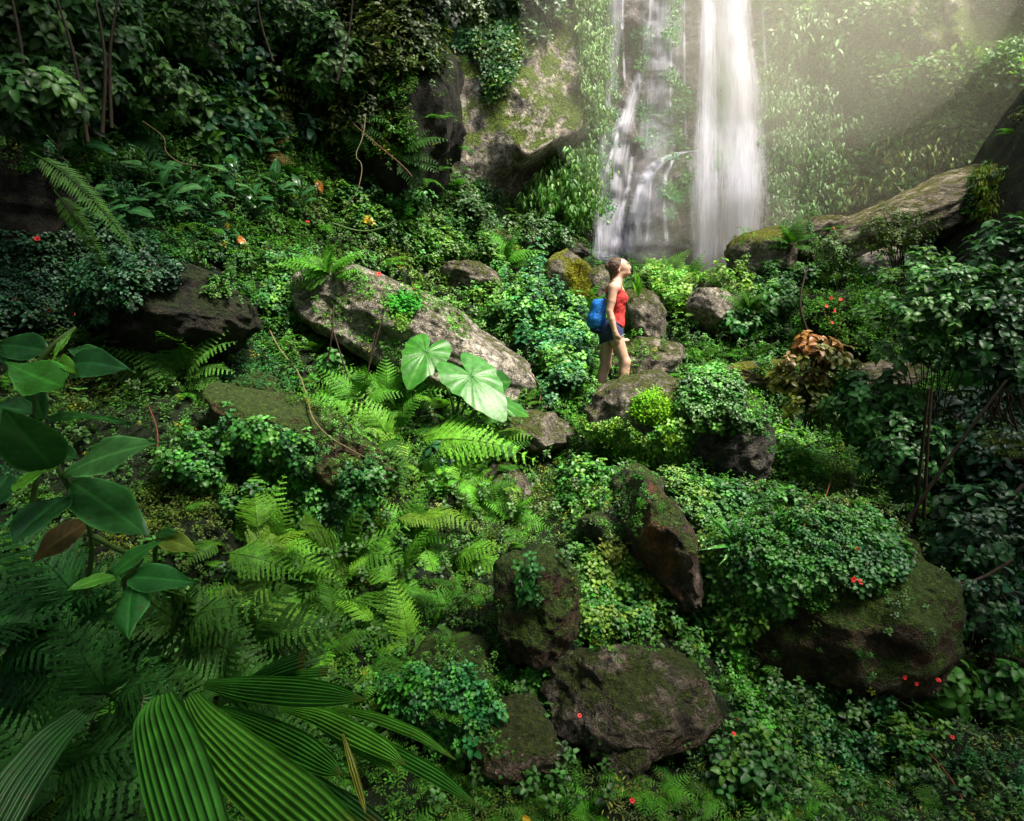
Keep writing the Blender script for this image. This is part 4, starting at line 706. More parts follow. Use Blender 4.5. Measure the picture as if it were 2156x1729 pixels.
climber('middle one of the big glossy leaved plants, its widest pale leaf pointing right', (180, 1250, 2.0),
 [[(180, 1250, 2.0), (200, 1130, 1.85), (160, 1050, 1.8), (118, 985, 1.75), (110, 930, 1.8)], [(150, 1035, 1.8), (140, 1010, 1.75), (132, 1000, 1.72)], [(200, 1130, 1.85), (260, 1165, 1.75), (300, 1165, 1.7)]],
 [(112, 985, 1.75, 8, 868, 1.6, 118, (.1, -.75, .65), Dp, dict(droop=.1)), (120, 985, 1.7, 22, 1022, 1.5, 58, (-.1, -.5, .85), Bg, dict(fold=.25, peak=.55)), (132, 1002, 1.7, 310, 922, 1.58, 88, (.05, -.75, .65), (.08, .25, .07), dict(fold=.15, peak=.55)),
  (150, 1015, 1.78, 300, 1116, 1.6, 104, (.1, -.7, .7), Dp, dict(fold=.12, peak=.5)), (150, 1040, 1.75, 22, 1130, 1.55, 112, (-.1, -.7, .7), Dk, dict(peak=.55)), (110, 960, 1.85, 160, 960, 1.8, 50, (0, -.6, .8), Dp, {}), (185, 1100, 1.9, 60, 1180, 1.8, 80, (0, -.6, .8), (.07, .05, .015), {}), (20, 1000, 1.9, -40, 1080, 1.8, 90, (0, -.7, .7), Dk, {})])
climber('lowest of the big glossy leaved plants, a cross of four oval leaves', (262, 1420, 2.1),
 [[(262, 1420, 2.1), (268, 1300, 1.8), (262, 1222, 1.62)], [(262, 1222, 1.62), (280, 1200, 1.6), (300, 1175, 1.62)]],
 [(240, 1208, 1.6, 332, 1136, 1.6, 46, (-.35, -.75, .6), (.04, .19, .035), dict(fold=.35)), (242, 1214, 1.6, 142, 1238, 1.48, 44, (.1, -.45, .9), (.07, .24, .025), dict(peak=.38)), (272, 1216, 1.6, 400, 1222, 1.52, 66, (.05, -.75, .65), (.03, .15, .035), {}), (282, 1228, 1.6, 262, 1338, 1.45, 86, (-.1, -.8, .6), (.03, .15, .03), dict(curl=.3))])
climber('yellowing spotted leaf on a short stalk right of the cross of four oval leaves', (330, 1240, 2.1), [[(330, 1240, 2.1), (325, 1160, 1.9), (335, 1130, 1.85)]], [(332, 1128, 1.85, 412, 1158, 1.75, 46, (.1, -.7, .7), (.13, .20, .03), {}), (330, 1125, 1.85, 372, 1120, 1.8, 24, (.1, -.7, .7), Dp, {})], name='spotted_leaf')

# ---- fan palm, bottom left
palm = empty('fan_palm', P(420, 1800, 1.5), 'fan palm with pleated green segments spreading across the bottom left corner', 'palm')
def seg(path, nrm, c, ribs=8, name='leaf_segment', split=0.0, depthf=.16):
    path = np.array([list(P(q[0], q[1], q[2])) + [px(q[3], q[2])] for q in path]); t = np.linspace(0, len(path) - 1, 26); Q = np.stack([np.interp(t, range(len(path)), path[:, k]) for k in range(4)], -1)
    for _ in range(4): Q[1:-1] = .25 * Q[:-2] + .5 * Q[1:-1] + .25 * Q[2:]
    C_, W = Q[:, :3], Q[:, 3]; T_ = norm(np.gradient(C_, axis=0)); Y = norm(np.cross(np.array(nrm, float), T_)); Z = np.cross(T_, Y); m = ribs * 4 + 1; s = np.linspace(-.5, .5, m); tri = np.abs(((np.arange(m) / 4.0) % 1) - .5) * 2
    pd = (W / ribs)[:, None] * (tri - .5)[None] * 1.0; V = C_[:, None] + (W[:, None] * s[None])[..., None] * Y[:, None] + (pd - (W[:, None] * (s[None] * 2) ** 2) * depthf)[..., None] * Z[:, None]
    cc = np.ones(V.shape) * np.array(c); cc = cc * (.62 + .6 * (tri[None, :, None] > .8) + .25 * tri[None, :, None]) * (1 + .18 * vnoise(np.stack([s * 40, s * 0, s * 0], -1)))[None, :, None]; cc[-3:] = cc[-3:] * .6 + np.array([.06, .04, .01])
    return link(name, mesh_np(name, V.reshape(-1, 3), grid_faces(len(C_), m), np.clip(cc.reshape(-1, 3), 0, 1), False), M['palm'], palm)
pc = (.045, .20, .02); pl_ = (.08, .27, .025); pd_ = (.02, .10, .015)
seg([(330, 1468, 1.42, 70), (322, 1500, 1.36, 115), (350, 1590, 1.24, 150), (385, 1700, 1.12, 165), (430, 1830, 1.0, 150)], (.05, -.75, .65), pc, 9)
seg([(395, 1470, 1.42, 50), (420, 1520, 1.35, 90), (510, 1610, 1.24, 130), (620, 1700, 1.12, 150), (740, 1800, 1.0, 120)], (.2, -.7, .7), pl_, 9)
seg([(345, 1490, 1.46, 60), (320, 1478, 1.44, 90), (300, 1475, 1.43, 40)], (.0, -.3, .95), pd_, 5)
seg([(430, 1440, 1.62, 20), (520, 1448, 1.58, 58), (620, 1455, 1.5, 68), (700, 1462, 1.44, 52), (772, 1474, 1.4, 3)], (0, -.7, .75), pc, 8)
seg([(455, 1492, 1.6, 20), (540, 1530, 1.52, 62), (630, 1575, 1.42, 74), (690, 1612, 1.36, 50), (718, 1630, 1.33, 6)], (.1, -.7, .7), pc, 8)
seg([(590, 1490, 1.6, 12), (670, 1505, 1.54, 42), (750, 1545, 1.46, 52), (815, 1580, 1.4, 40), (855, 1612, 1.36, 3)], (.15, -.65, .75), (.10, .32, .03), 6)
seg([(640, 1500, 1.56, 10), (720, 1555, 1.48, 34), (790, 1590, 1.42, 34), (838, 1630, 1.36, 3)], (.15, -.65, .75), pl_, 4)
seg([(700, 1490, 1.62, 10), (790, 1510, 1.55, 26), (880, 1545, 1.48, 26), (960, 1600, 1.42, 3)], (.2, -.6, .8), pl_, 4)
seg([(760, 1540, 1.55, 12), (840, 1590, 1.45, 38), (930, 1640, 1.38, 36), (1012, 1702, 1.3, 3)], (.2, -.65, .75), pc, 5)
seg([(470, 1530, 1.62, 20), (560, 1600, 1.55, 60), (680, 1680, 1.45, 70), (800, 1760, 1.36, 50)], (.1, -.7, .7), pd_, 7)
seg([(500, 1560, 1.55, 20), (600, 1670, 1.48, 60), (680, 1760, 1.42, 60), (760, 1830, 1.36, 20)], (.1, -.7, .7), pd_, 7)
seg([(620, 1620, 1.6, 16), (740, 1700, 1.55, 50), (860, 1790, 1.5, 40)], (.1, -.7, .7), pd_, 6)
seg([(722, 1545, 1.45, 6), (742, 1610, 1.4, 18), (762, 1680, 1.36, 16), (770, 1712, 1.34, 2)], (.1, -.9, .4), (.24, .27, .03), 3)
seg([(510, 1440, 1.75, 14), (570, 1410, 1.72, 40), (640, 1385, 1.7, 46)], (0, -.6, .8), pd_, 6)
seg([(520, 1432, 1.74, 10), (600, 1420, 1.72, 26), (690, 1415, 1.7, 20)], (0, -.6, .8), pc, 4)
seg([(170, 1500, 1.5, 40), (100, 1560, 1.4, 80), (30, 1650, 1.3, 110), (-40, 1780, 1.2, 110)], (.25, -.85, .4), pd_, 7)
tube('stalk', [P(420, 1900, 1.6), P(400, 1700, 1.62), P(370, 1560, 1.55), P(360, 1485, 1.45)], .012, .008, M['greenstem'], palm)
tube('stalk', [P(420, 1900, 1.7), P(450, 1700, 1.75), P(450, 1560, 1.72), P(455, 1470, 1.63)], .012, .008, M['greenstem'], palm)

# ---- fern clumps
FM = [mesh_np('frond', FR[k][0], FR[k][1], np.clip(FR[k][2][:, None] * np.array([1, 1, 1.0]), 0, 1) * .6) for k in range(4)]
_fmc = {}
def frond_mesh(k, c, plain_=False):
    key = (k, c, plain_)
    if key not in _fmc:
        t = FRP[k % 3] if plain_ is True else (FRN if plain_ == 'near' else FR)[k]; _fmc[key] = mesh_np('frond', t[0], t[1], np.clip(t[2][:, None] * np.array(c), 0, 1)); _fmc[key].materials.append(M['fern'])
    return _fmc[key]
def fern(label, u, v, size, a0, a1, n, c='lush', d=None, plain_=False, toward=.45, up=(0, -.55, .8), group='ferns on the slope'):
    base = H(u, v) if d is None else P(u, v, d); c = G[c] if isinstance(c, str) else c; plain_ = plain_ or ('near' if base[1] < 3.0 else False); r = empty('fern', base, label, 'fern', group); g = np.random.default_rng(int(u * 7 + v))
    n = int(n * 1.25)
    for i in range(n):
        a = math.radians(a0 + (a1 - a0) * (i + .5) / n + g.uniform(-9, 9)); dr = norm(np.array([math.cos(a), -toward * g.uniform(.5, 1.4), math.sin(a)])); s = size * 1.2 * g.uniform(.72, 1.08)
        R = frames(dr[None], np.array(up)[None] + g.normal(size=(1, 3)) * .22)[0] * s; cc = tuple(round(x * (1 + .16 * (i % 3 - 1)), 4) for x in c)
        o = link('frond', frond_mesh(int(g.integers(4)), cc, plain_), None, r, local=True); Mx = Matrix(R.tolist()).to_4x4(); Mx.translation = Vector((g.uniform(-.02, .02), g.uniform(-.03, 0), g.uniform(-.01, .03))) ; o.matrix_local = Mx
    return r
ferns = [
 ('large lime green fern arching down to the right under the giant leaves', 880, 930, .78, -75, 30, 9, 'lime'),
 ('lime green fern left half of the bright clump under the giant leaves', 830, 940, .62, 110, 260, 9, 'lime'),
 ('lacy green fern just left of the giant leaf stalks', 815, 850, .50, 20, 330, 9, 'bright'),
 ('airy fern below the twigs on the pale boulder', 760, 850, .42, 30, 200, 6, 'bright'),
 ('yellowish green fern growing under the dark overhanging boulder', 395, 800, .50, -30, 210, 10, (.10, .27, .04)),
 ('bright fern between the leafy mound and the four leaf cross', 565, 1165, .40, -20, 200, 9, 'lime'),
 ('wide green fern in the middle of the lower left slope', 735, 1200, .50, -60, 220, 11, 'lush'),
 ('bright fern left of the tall round topped boulder', 960, 1195, .46, -110, 60, 9, 'lime'),
 ('pale fern above the hanging one in the lower left', 860, 1150, .40, 0, 200, 8, 'bright'),
 ('green fern hanging down beside the black hollow', 820, 1290, .52, -120, -20, 10, 'bright'),
 ('fern with drooping fronds left of the black hollow', 745, 1330, .44, -130, 20, 8, 'lush'),
 ('big dark fern below the glossy leaved plants at the left', 165, 1290, .42, -160, 160, 12, (.025, .12, .025), 2.35),
 ('dark fern at the left edge above the palm', 20, 1370, .40, -90, 90, 9, (.02, .10, .02), 2.3),
 ('mid green fern just above the fan palm', 540, 1360, .40, -60, 230, 10, 'mid', 2.5),
 ('brighter fern above the pleated palm segments', 640, 1300, .34, -20, 220, 9, (.09, .26, .03)),
 ('fern between the palm and the four leaf cross', 400, 1330, .36, -90, 180, 9, 'mid', 2.4),
 ('lobed fern left of the pleated palm fan', 250, 1480, .30, -130, 180, 9, (.03, .13, .02), 1.9),
 ('fern in the bottom left corner under the palm', 150, 1640, .32, -90, 170, 9, (.03, .12, .02), 1.75),
 ('fern peeping between the two palm fans', 500, 1480, .25, -60, 120, 7, (.06, .2, .03), 1.85),
 ('feathery bright fern right of the dark wet boulder', 1640, 985, .50, -80, 60, 9, 'bright'),
 ('dark spreading fern below the reddish shrub', 1760, 965, .50, -60, 30, 7, 'mid'),
 ('pale fern just left of the blue backpack', 1225, 660, .45, 40, 220, 8, 'bright'),
 ('tall bright fern right of the woman\'s head', 1395, 590, .62, 10, 170, 9, 'lime'),
 ('sunlit fern clump at the foot of the main fall', 1450, 610, .55, 0, 180, 9, 'lime'),
 ('small fern hanging under the pale triangular rock', 1520, 715, .40, -120, -20, 6, 'bright'),
 ('fern right of the pale triangular rock', 1575, 660, .42, 30, 160, 6, 'lush'),
 ('vivid fern on the slope below the ridge', 1700, 590, .50, -30, 200, 9, 'bright'),
 ('fern behind the mossy olive boulder', 1660, 520, .45, 0, 180, 7, 'lush'),
 ('fern on the crest of the rock ridge', 1850, 395, .50, 0, 180, 6, 'lush'),
 ('fern against the tan ridge slab', 1960, 520, .55, 0, 180, 8, 'bright'),
 ('fern at the right under the tall leafy shrub', 2010, 830, .48, -60, 90, 8, (.05, .2, .03)),
 ('fern with hanging fronds beside the dark stems', 1930, 900, .42, -120, 30, 8, 'mid'),
 ('pale fern on the high left bank', 250, 280, .55, -60, 30, 6, (.05, .17, .05)),
 ('fern high on the bank left of the crag', 690, 175, .60, -60, 200, 7, (.03, .11, .02)),
 ('fern under the high bank fern', 740, 262, .50, -70, 40, 6, (.04, .14, .02)),
 ('reddish brown tinged fern in the middle of the high bank', 540, 215, .60, -60, 200, 8, (.13, .17, .025)),
 ('small russet fern below the reddish tinged one', 555, 330, .40, -60, 120, 6, (.16, .12, .03)),
 ('fern on the shaded side of the crag', 840, 330, .60, -60, 60, 7, (.03, .09, .015)),
 ('fern between the ledge and the bright slope', 1060, 560, .55, 0, 180, 8, 'bright'),
 ('fern above the long pale boulder', 700, 590, .45, 0, 180, 8, 'bright'),
 ('fern low beside the round topped boulder', 1075, 1095, .34, 0, 180, 7, 'bright'),
 ('fern beside the small wet rock', 1000, 1075, .32, -30, 120, 6, 'lush'),
 ('fern below the flat olive slab', 1700, 900, .40, -60, 120, 6, 'mid'),
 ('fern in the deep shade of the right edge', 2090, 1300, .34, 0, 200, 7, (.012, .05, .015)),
]
for f_ in ferns: fern(*f_[:8], d=f_[8] if len(f_) > 8 else None)
# comb-like ladder fern beside the black boulder
fern('long comb like frond arching along the black mossy boulder', 75, 330, .62, -47, -45, 1, (.06, .18, .02), d=3.85, plain_=True, toward=.1)
fern('second comb like frond right beside the black mossy boulder', 110, 400, .55, -48, -46, 1, (.07, .20, .02), d=3.9, plain_=True, toward=.1)

# ---- shrubs with stems and leaf rosettes
def shrub(name, label, base, cen, rad, n, leaf, c, c2=None, mat='leafgloss', stem='stem', cat='shrub', group=None, seed=0, droop=0.0, sr=.008, tp=None, flat=.6):
    g = np.random.default_rng(seed + 500); c = (c[0] * 1.15, c[1], c[2] * .62); b = np.array(base, float); cen = np.array(cen, float); rad = np.array(rad); r = empty(name, b, label, cat, group)
    q = g.normal(size=(n, 3)); q = q / np.linalg.norm(q, axis=1, keepdims=True) * (g.random((n, 1)) ** (1 / 2.4)); tips = cen + q * rad; A = Acc(); S = Acc(); tp = tp or LB
    dirs = norm((tips - b) * .5 + q * .8 + np.array([0, -.35, flat]) - np.array([0, 0, droop])); cc = jit(c, n, .35)
    if c2 is not None: w = g.random(n) < .35; cc[w] = jit(c2, int(w.sum()), .3)
    for j in range(len(tp)):
        k = np.arange(n)[j::len(tp)]; A.add(tp[j], upframes(dirs[k], g.uniform(0, 6.28, len(k))) * (leaf * g.uniform(.7, 1.25, len(k)))[:, None, None], tips[k], cc[k])
    hub = b * .45 + cen * .55
    for k in range(0, n, max(1, n // 16)):
        b = np.array(base, float) + g.normal(size=3) * np.array([.12, .1, .01]); m1 = b * .5 + hub * .5 + g.normal(size=3) * .04; m2 = hub * .4 + tips[k] * .6 + g.normal(size=3) * .05; m2[2] += .04; S.add(tube_tpl(np.array([b, m1, m2, tips[k]]), sr, sr * .35, 4), [np.eye(3)], [[0, 0, 0]], [[1, 1, 1]])
    S.build('stem', M[stem], r); A.build('foliage', M[mat], r); return r
def sh(name, label, bu, bv, cu_, cv_, ru, rv, n, leaf, c, d=None, dz=0.0, **k):
    b = H(bu, bv) if d is None else P(bu, bv, d); dd = b[1] - .15 + dz; return shrub(name, label, b, P(cu_, cv_, dd), (px(ru, dd), min(px(ru, dd), px(rv, dd)) * .8, px(rv, dd)), n, leaf, c, **k)
LW1 = [tpl_rosette(k + 90, tpl_leaf(5, .5, .42, .22, .3), 2, 2, 1.1, .6, .3) for k in range(4)]
sh('leafy_shrub', 'tall shrub of broad pale leaves on thin dark stems at the right', 1950, 1010, 1950, 665, 125, 135, 150, .15, (.05, .17, .06), d=5.5, c2=(.09, .24, .05), seed=1, tp=LW1, sr=.006)
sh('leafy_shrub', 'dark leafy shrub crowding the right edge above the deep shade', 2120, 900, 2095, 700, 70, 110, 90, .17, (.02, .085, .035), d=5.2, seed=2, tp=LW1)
sh('leafy_shrub', 'shrub at the right edge below the ridge end', 2120, 700, 2110, 560, 70, 80, 90, .17, (.03, .13, .05), d=6.3, seed=3, tp=LW1)
sh('red_leaf_shrub', 'shrub with reddish bronze leaves on the right', 1730, 900, 1715, 795, 78, 62, 48, .15, (.12, .15, .03), d=6.0, c2=(.18, .11, .035), mat='leaf', seed=4, tp=LW1)
sh('red_leaf_shrub', 'thin top spray of reddish leaves above the bronze shrub', 1720, 850, 1718, 738, 42, 26, 14, .14, (.22, .12, .035), d=6.0, mat='leaf', seed=44, tp=LW1)
sh('leafy_shrub', 'olive sprigs hanging below the reddish shrub', 1720, 850, 1705, 860, 45, 35, 18, .15, (.09, .15, .02), d=5.9, mat='leaf', seed=45, tp=LW1)
sh('trailing_shrub', 'trailing shrub of clean green leaves right of the reddish one', 1860, 850, 1850, 870, 100, 75, 120, .16, (.04, .17, .05), d=5.7, seed=5, tp=LW1)
sh('trailing_shrub', 'leaves cascading into shade beside the pair of dark stems', 1900, 960, 1900, 970, 80, 85, 90, .15, (.025, .11, .04), d=5.3, seed=6, tp=LW1)
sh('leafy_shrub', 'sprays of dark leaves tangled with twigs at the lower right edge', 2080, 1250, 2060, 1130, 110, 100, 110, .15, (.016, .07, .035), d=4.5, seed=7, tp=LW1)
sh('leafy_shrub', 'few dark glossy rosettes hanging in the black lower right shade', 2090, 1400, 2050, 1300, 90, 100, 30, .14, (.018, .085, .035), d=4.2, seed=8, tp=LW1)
sh('leafy_shrub', 'small plant with upright leaves at the right edge low down', 2130, 1500, 2100, 1470, 60, 50, 14, .16, (.03, .13, .03), seed=9, tp=LW1)
sh('leafy_shrub', 'rounded plants with pale ribbed leaves at the lower right', 2000, 1480, 1985, 1440, 45, 36, 9, .20, (.06, .22, .05), seed=10, tp=LW1)
sh('leafy_shrub', 'glossy sprig under the pale triangular rock', 1560, 720, 1560, 690, 42, 26, 26, .17, (.04, .17, .06), seed=11, tp=LW1)
sh('leafy_shrub', 'glossy sprig left of the flowering dark boulder', 1640, 670, 1640, 640, 46, 30, 26, .19, (.05, .18, .06), seed=12, tp=LW1)
sh('leafy_shrub', 'dark rosette of striped leaves at the foot of the giant leaves', 925, 1000, 930, 970, 26, 18, 8, .16, (.015, .07, .04), seed=13, tp=LW1, d=5.5)
sh('leafy_shrub', 'glossy rosette between twigs left of the giant leaves', 700, 800, 702, 770, 24, 14, 7, .17, (.05, .2, .06), seed=14, tp=LW1)
sh('leafy_shrub', 'thin shrub against the dark ridge slab with bare lower twigs', 1900, 620, 1890, 490, 62, 48, 90, .13, (.07, .15, .02), seed=15, tp=ROSW, d=8.4, mat='leaf')
sh('leafy_shrub', 'bushy plant left of the grey ridge stone', 1790, 620, 1760, 545, 55, 48, 70, .14, (.05, .14, .02), seed=16, tp=ROSW, d=8.6, mat='leaf')
bank = [('dark bush in the top left corner', 40, 180, 30, 60, 90, 80, .24), ('bush with hanging brown leaf at the top left', 200, 200, 210, 80, 90, 80, .24), ('tall bush left of centre along the top edge', 420, 170, 410, 50, 100, 70, .22), ('bush right of centre along the top edge of the bank', 600, 130, 600, 50, 90, 60, .24), ('bush beside the crag in shade', 700, 240, 680, 120, 60, 70, .26),
        ('dark bush above the black mossy boulder', 60, 330, 50, 230, 90, 70, .22), ('bush of paler leaves in the middle of the bank', 330, 270, 320, 200, 90, 50, .22), ('bush of bluish leaves halfway up the left bank', 170, 300, 160, 190, 80, 60, .23)]
for k, (lb, bu, bv, cu_, cv_, ru, rv, lf) in enumerate(bank): sh('bank_bush', lb, bu, bv, cu_, cv_, ru, rv, 85, lf * .8, ((.03, .10, .025), (.022, .085, .028))[k % 2], dz=-.4, c2=(.06, .16, .03), seed=20 + k, tp=LW1, group='bushes on the high left bank', cat='bush')

# ---- upright broad leaved plants in the left middle distance
gin = [(285, 440, 'leftmost pale leaved plant on the left bank'), (330, 400, 'tall pale leaved plant left of the row on the bank'), (375, 455, 'pale leaved plant with rounded hanging leaves'), (415, 405, 'plant with the palest upright leaf of the bank row'), (455, 450, 'broad leaved plant just above the orange withered leaves'),
       (500, 400, 'glossy plant in the middle of the bank row'), (545, 440, 'broad leaved plant right of the orange withered leaves'), (590, 400, 'small upright plant near the right end of the row'), (640, 430, 'rightmost broad leaved plant of the bank row'), (560, 320, 'plant with hanging heart shaped leaves on the bank'), (690, 300, 'plant on arched stem close to the crag'), (720, 260, 'plant with yellow green leaf below the crag bushes'), (190, 330, 'lone large pale leaf plant at the left of the bank'), (250, 480, 'low broad leaved plant over the dark overhanging boulder')]
for k, (u, v, lb) in enumerate(gin):
    b = H(u, v + 30); g = np.random.default_rng(900 + k); r = empty('broad_leaf_plant', b, lb, 'plant', 'broad leaved plants in a row on the left bank'); top_ = b + np.array([g.uniform(-.06, .06), -.18, g.uniform(.28, .42)]); tube('stem', [b, (b + top_) / 2 + np.array([.03, -.05, 0]), top_], .008, .005, M['greenstem'], r)
    for j in range(8):
        a = j * 2.4 + g.uniform(-.4, .4); f_ = .3 + .7 * (j + 1) / 8; bp = b * (1 - f_) + top_ * f_; d = norm(np.array([math.cos(a), -.45 + .6 * math.sin(a), g.uniform(-.35, .75)])); L_ = g.uniform(.20, .32)
        c = np.array([(.045, .155, .05), (.07, .20, .06), (.03, .11, .035)][j % 3]) * g.uniform(.8, 1.2); bleaf(r, bp, bp + d * L_, L_ * g.uniform(.36, .46), np.array([d[0] * -.3, -.6, .8]) + g.normal(size=3) * .2, tuple(c), n=8, m=3, droop=g.uniform(.1, .5), veins=6, wave=.02)
wl_ = [(480, 470, 478, 492, 'orange withered leaf standing among the bank row plants'), (490, 500, 520, 512, 'bright orange curled leaf below the bank row'), (515, 520, 510, 545, 'narrow brown withered leaf under the orange curled one'), (755, 460, 795, 470, 'large yellow fallen leaf on the slope below the crag'), (765, 425, 745, 420, 'small yellow leaf above the large fallen one'), (895, 548, 912, 553, 'yellow leaf on the herbs above the long pale boulder'), (1100, 1720, 1120, 1735, 'yellow leaf at the bottom edge'), (228, 62, 232, 95, 'brown withered leaf hanging in the top left bushes'), (665, 380, 680, 405, 'rust brown leaf hanging right of the bank row'), (300, 570, 318, 578, 'small orange leaf beside the dark overhanging boulder'), (690, 735, 705, 741, 'yellow leaf by the twigs on the pale boulder')]
for u0, v0, u1, v1, lb in wl_:
    a = H(u0, v0, .15); d_ = a[1]; b_ = P(u1, v1, d_ - .03); V, f, cc = blade(a, b_, np.linalg.norm(b_ - a) * .55, (.1, -.75, .6), (.42, .15, .02) if 'yellow' not in lb else (.5, .33, .02), n=8, m=3, fold=.5, droop=.3)
    tag(link('withered_leaf', mesh_np('withered_leaf', V, f, cc, True), M['big']), lb, 'leaf', 'withered leaves')
# strap leaved plant
b = H(1545, 1150); r = empty('strap_leaf_plant', b, 'clump of long arching strap leaves in the middle right', 'plant')
for k, (tu, tv) in enumerate([(1500, 1080), (1497, 1150), (1580, 1100), (1590, 1140), (1520, 1090), (1555, 1085), (1575, 1170), (1530, 1175)]):
    d_ = b[1] - .2; bleaf(r, b, P(tu, tv, d_), px(9, d_), (0, -.8, .5), (.07, .26, .04), n=12, m=2, droop=.5, peak=.4, wave=0)
b = H(1345, 625); r = empty('strap_leaf_plant', b, 'tuft of upright grass blades behind the woman\'s head', 'plant')
for k, (tu, tv) in enumerate([(1335, 560), (1345, 572), (1352, 585), (1330, 590)]): bleaf(r, b, P(tu, tv, b[1] - .1), px(6, b[1]), (0, -.9, .3), (.12, .38, .02), n=8, m=2, droop=.1)

# ---- twigs, stems and vines
def vine(name, label, pts_, r0, r1, mat, cat='vine', group=None, off=.12):
    W = [P(*q) if len(q) == 3 else H(q[0], q[1], off) for q in pts_]; o = tube(name, W, r0, r1, M[mat]); tag(o, label, cat, group); return o
vine('vine', 'long thin vine looping down from the bright herbs to the brown mossy boulder', [(565, 690), (590, 740), (628, 780), (648, 840), (655, 880), (690, 920), (735, 945), (790, 975)], .008, .005, 'vine')
vine('vine', 'curly pale vine dangling on the bank left of the crag', [(770, 240, 7.4), (765, 290, 7.3), (745, 330, 7.2), (765, 345, 7.2), (755, 400, 7.1), (735, 430, 7.1)], .006, .004, 'vine')
vine('vine', 'thin vine running down right below the crag bushes', [(745, 262, 7.2), (800, 310, 7.2), (850, 350, 7.2), (868, 372, 7.2)], .006, .004, 'redstem')
vine('vine', 'pale creeping vine on the yellow leaf slope', [(700, 470, 6.6), (760, 490, 6.6), (810, 480, 6.6), (830, 465, 6.6)], .009, .006, 'greenstem')
vine('vine', 'arched vine crossing the middle of the left bank', [(300, 255, 6.0), (350, 290, 6.0), (345, 320, 6.0), (380, 345, 6.0), (420, 350, 6.0)], .006, .004, 'vine')
tw = [((745, 835), (715, 740), (690, 655), 'left bare twig standing before the pale boulder'), ((755, 850), (780, 760), (812, 645), 'tallest bare twig leaning right before the pale boulder'), ((765, 850), (775, 780), (790, 700), 'short middle twig before the pale boulder'), ((690, 760), (700, 700), (703, 640), 'thin green twig at the left of the pale boulder')]
for a_, b_, c_, lb in tw: vine('twig', lb, [(*a_, 5.7), (*b_, 5.65), (*c_, 5.7)], .010, .005, 'stem', 'twig', 'twigs before the pale boulder')
st = [((1925, 1100, 4.9), (1940, 960, 4.8), (1955, 820, 4.7), 'left one of the pair of dark stems at the right'), ((1945, 1090, 4.85), (1952, 950, 4.8), (1962, 815, 4.8), 'right one of the pair of dark stems at the right'), ((1890, 1130, 4.6), (2000, 960, 4.5), (2120, 800, 4.4), 'dark branch slanting up to the right edge'), ((1700, 700, 7.2), (1680, 640, 7.2), (1700, 560, 7.3), 'bare stem left of the flowering dark boulder'),
      ((2156, 1020, 4.3), (2080, 1100, 4.3), (1980, 1150, 4.3), 'dark twig crossing low at the right edge'), ((2130, 1180, 4.0), (2050, 1230, 4.0), (1960, 1230, 4.0), 'lowest dark twig in the right shade'), ((60, 290, 5.0), (50, 120, 5.0), (20, -30, 5.0), 'leaning dark stem at the far top left'), ((185, 300, 5.4), (160, 120, 5.4), (110, -30, 5.4), 'dark stem second from the top left corner'), ((215, 280, 5.5), (225, 120, 5.5), (195, -30, 5.5), 'dark stem rising straight beside the hanging brown leaf'), ((235, 270, 5.6), (228, 100, 5.6), (255, -30, 5.6), 'dark stem with a twist right of the straight one'), ((575, 130, 7.5), (545, 40, 7.5), (540, -30, 7.5), 'dark stem at the top of the bank near the middle'), ((710, 170, 7.8), (735, 80, 7.8), (745, -30, 7.8), 'dark stem at the top beside the crag')]
for a_, b_, c_, lb in st: vine('stem', lb, [a_, b_, c_], .017, .008, 'stem', 'stem', 'dark bare stems')
for k, (u, v, u1, v1, lb) in enumerate([(1170, 740, 1150, 860, 'red aerial root hanging left of the woman\'s legs'), (1195, 720, 1200, 840, 'middle red root left of the woman\'s legs'), (1120, 790, 1135, 850, 'short red root near the giant leaves'), (310, 850, 330, 960, 'root hanging under the fern of the dark overhang'), (1750, 1010, 1690, 1110, 'rusty root above the huge lower right boulder'), (2030, 1690, 1930, 1560, 'red brown runner on the ground at the lower right')]):
    vine('root', lb, [(u, v), ((u + u1) / 2 + 14, (v + v1) / 2), (u1, v1)], .006, .004, 'redstem', 'root', 'reddish hanging roots', off=.2)

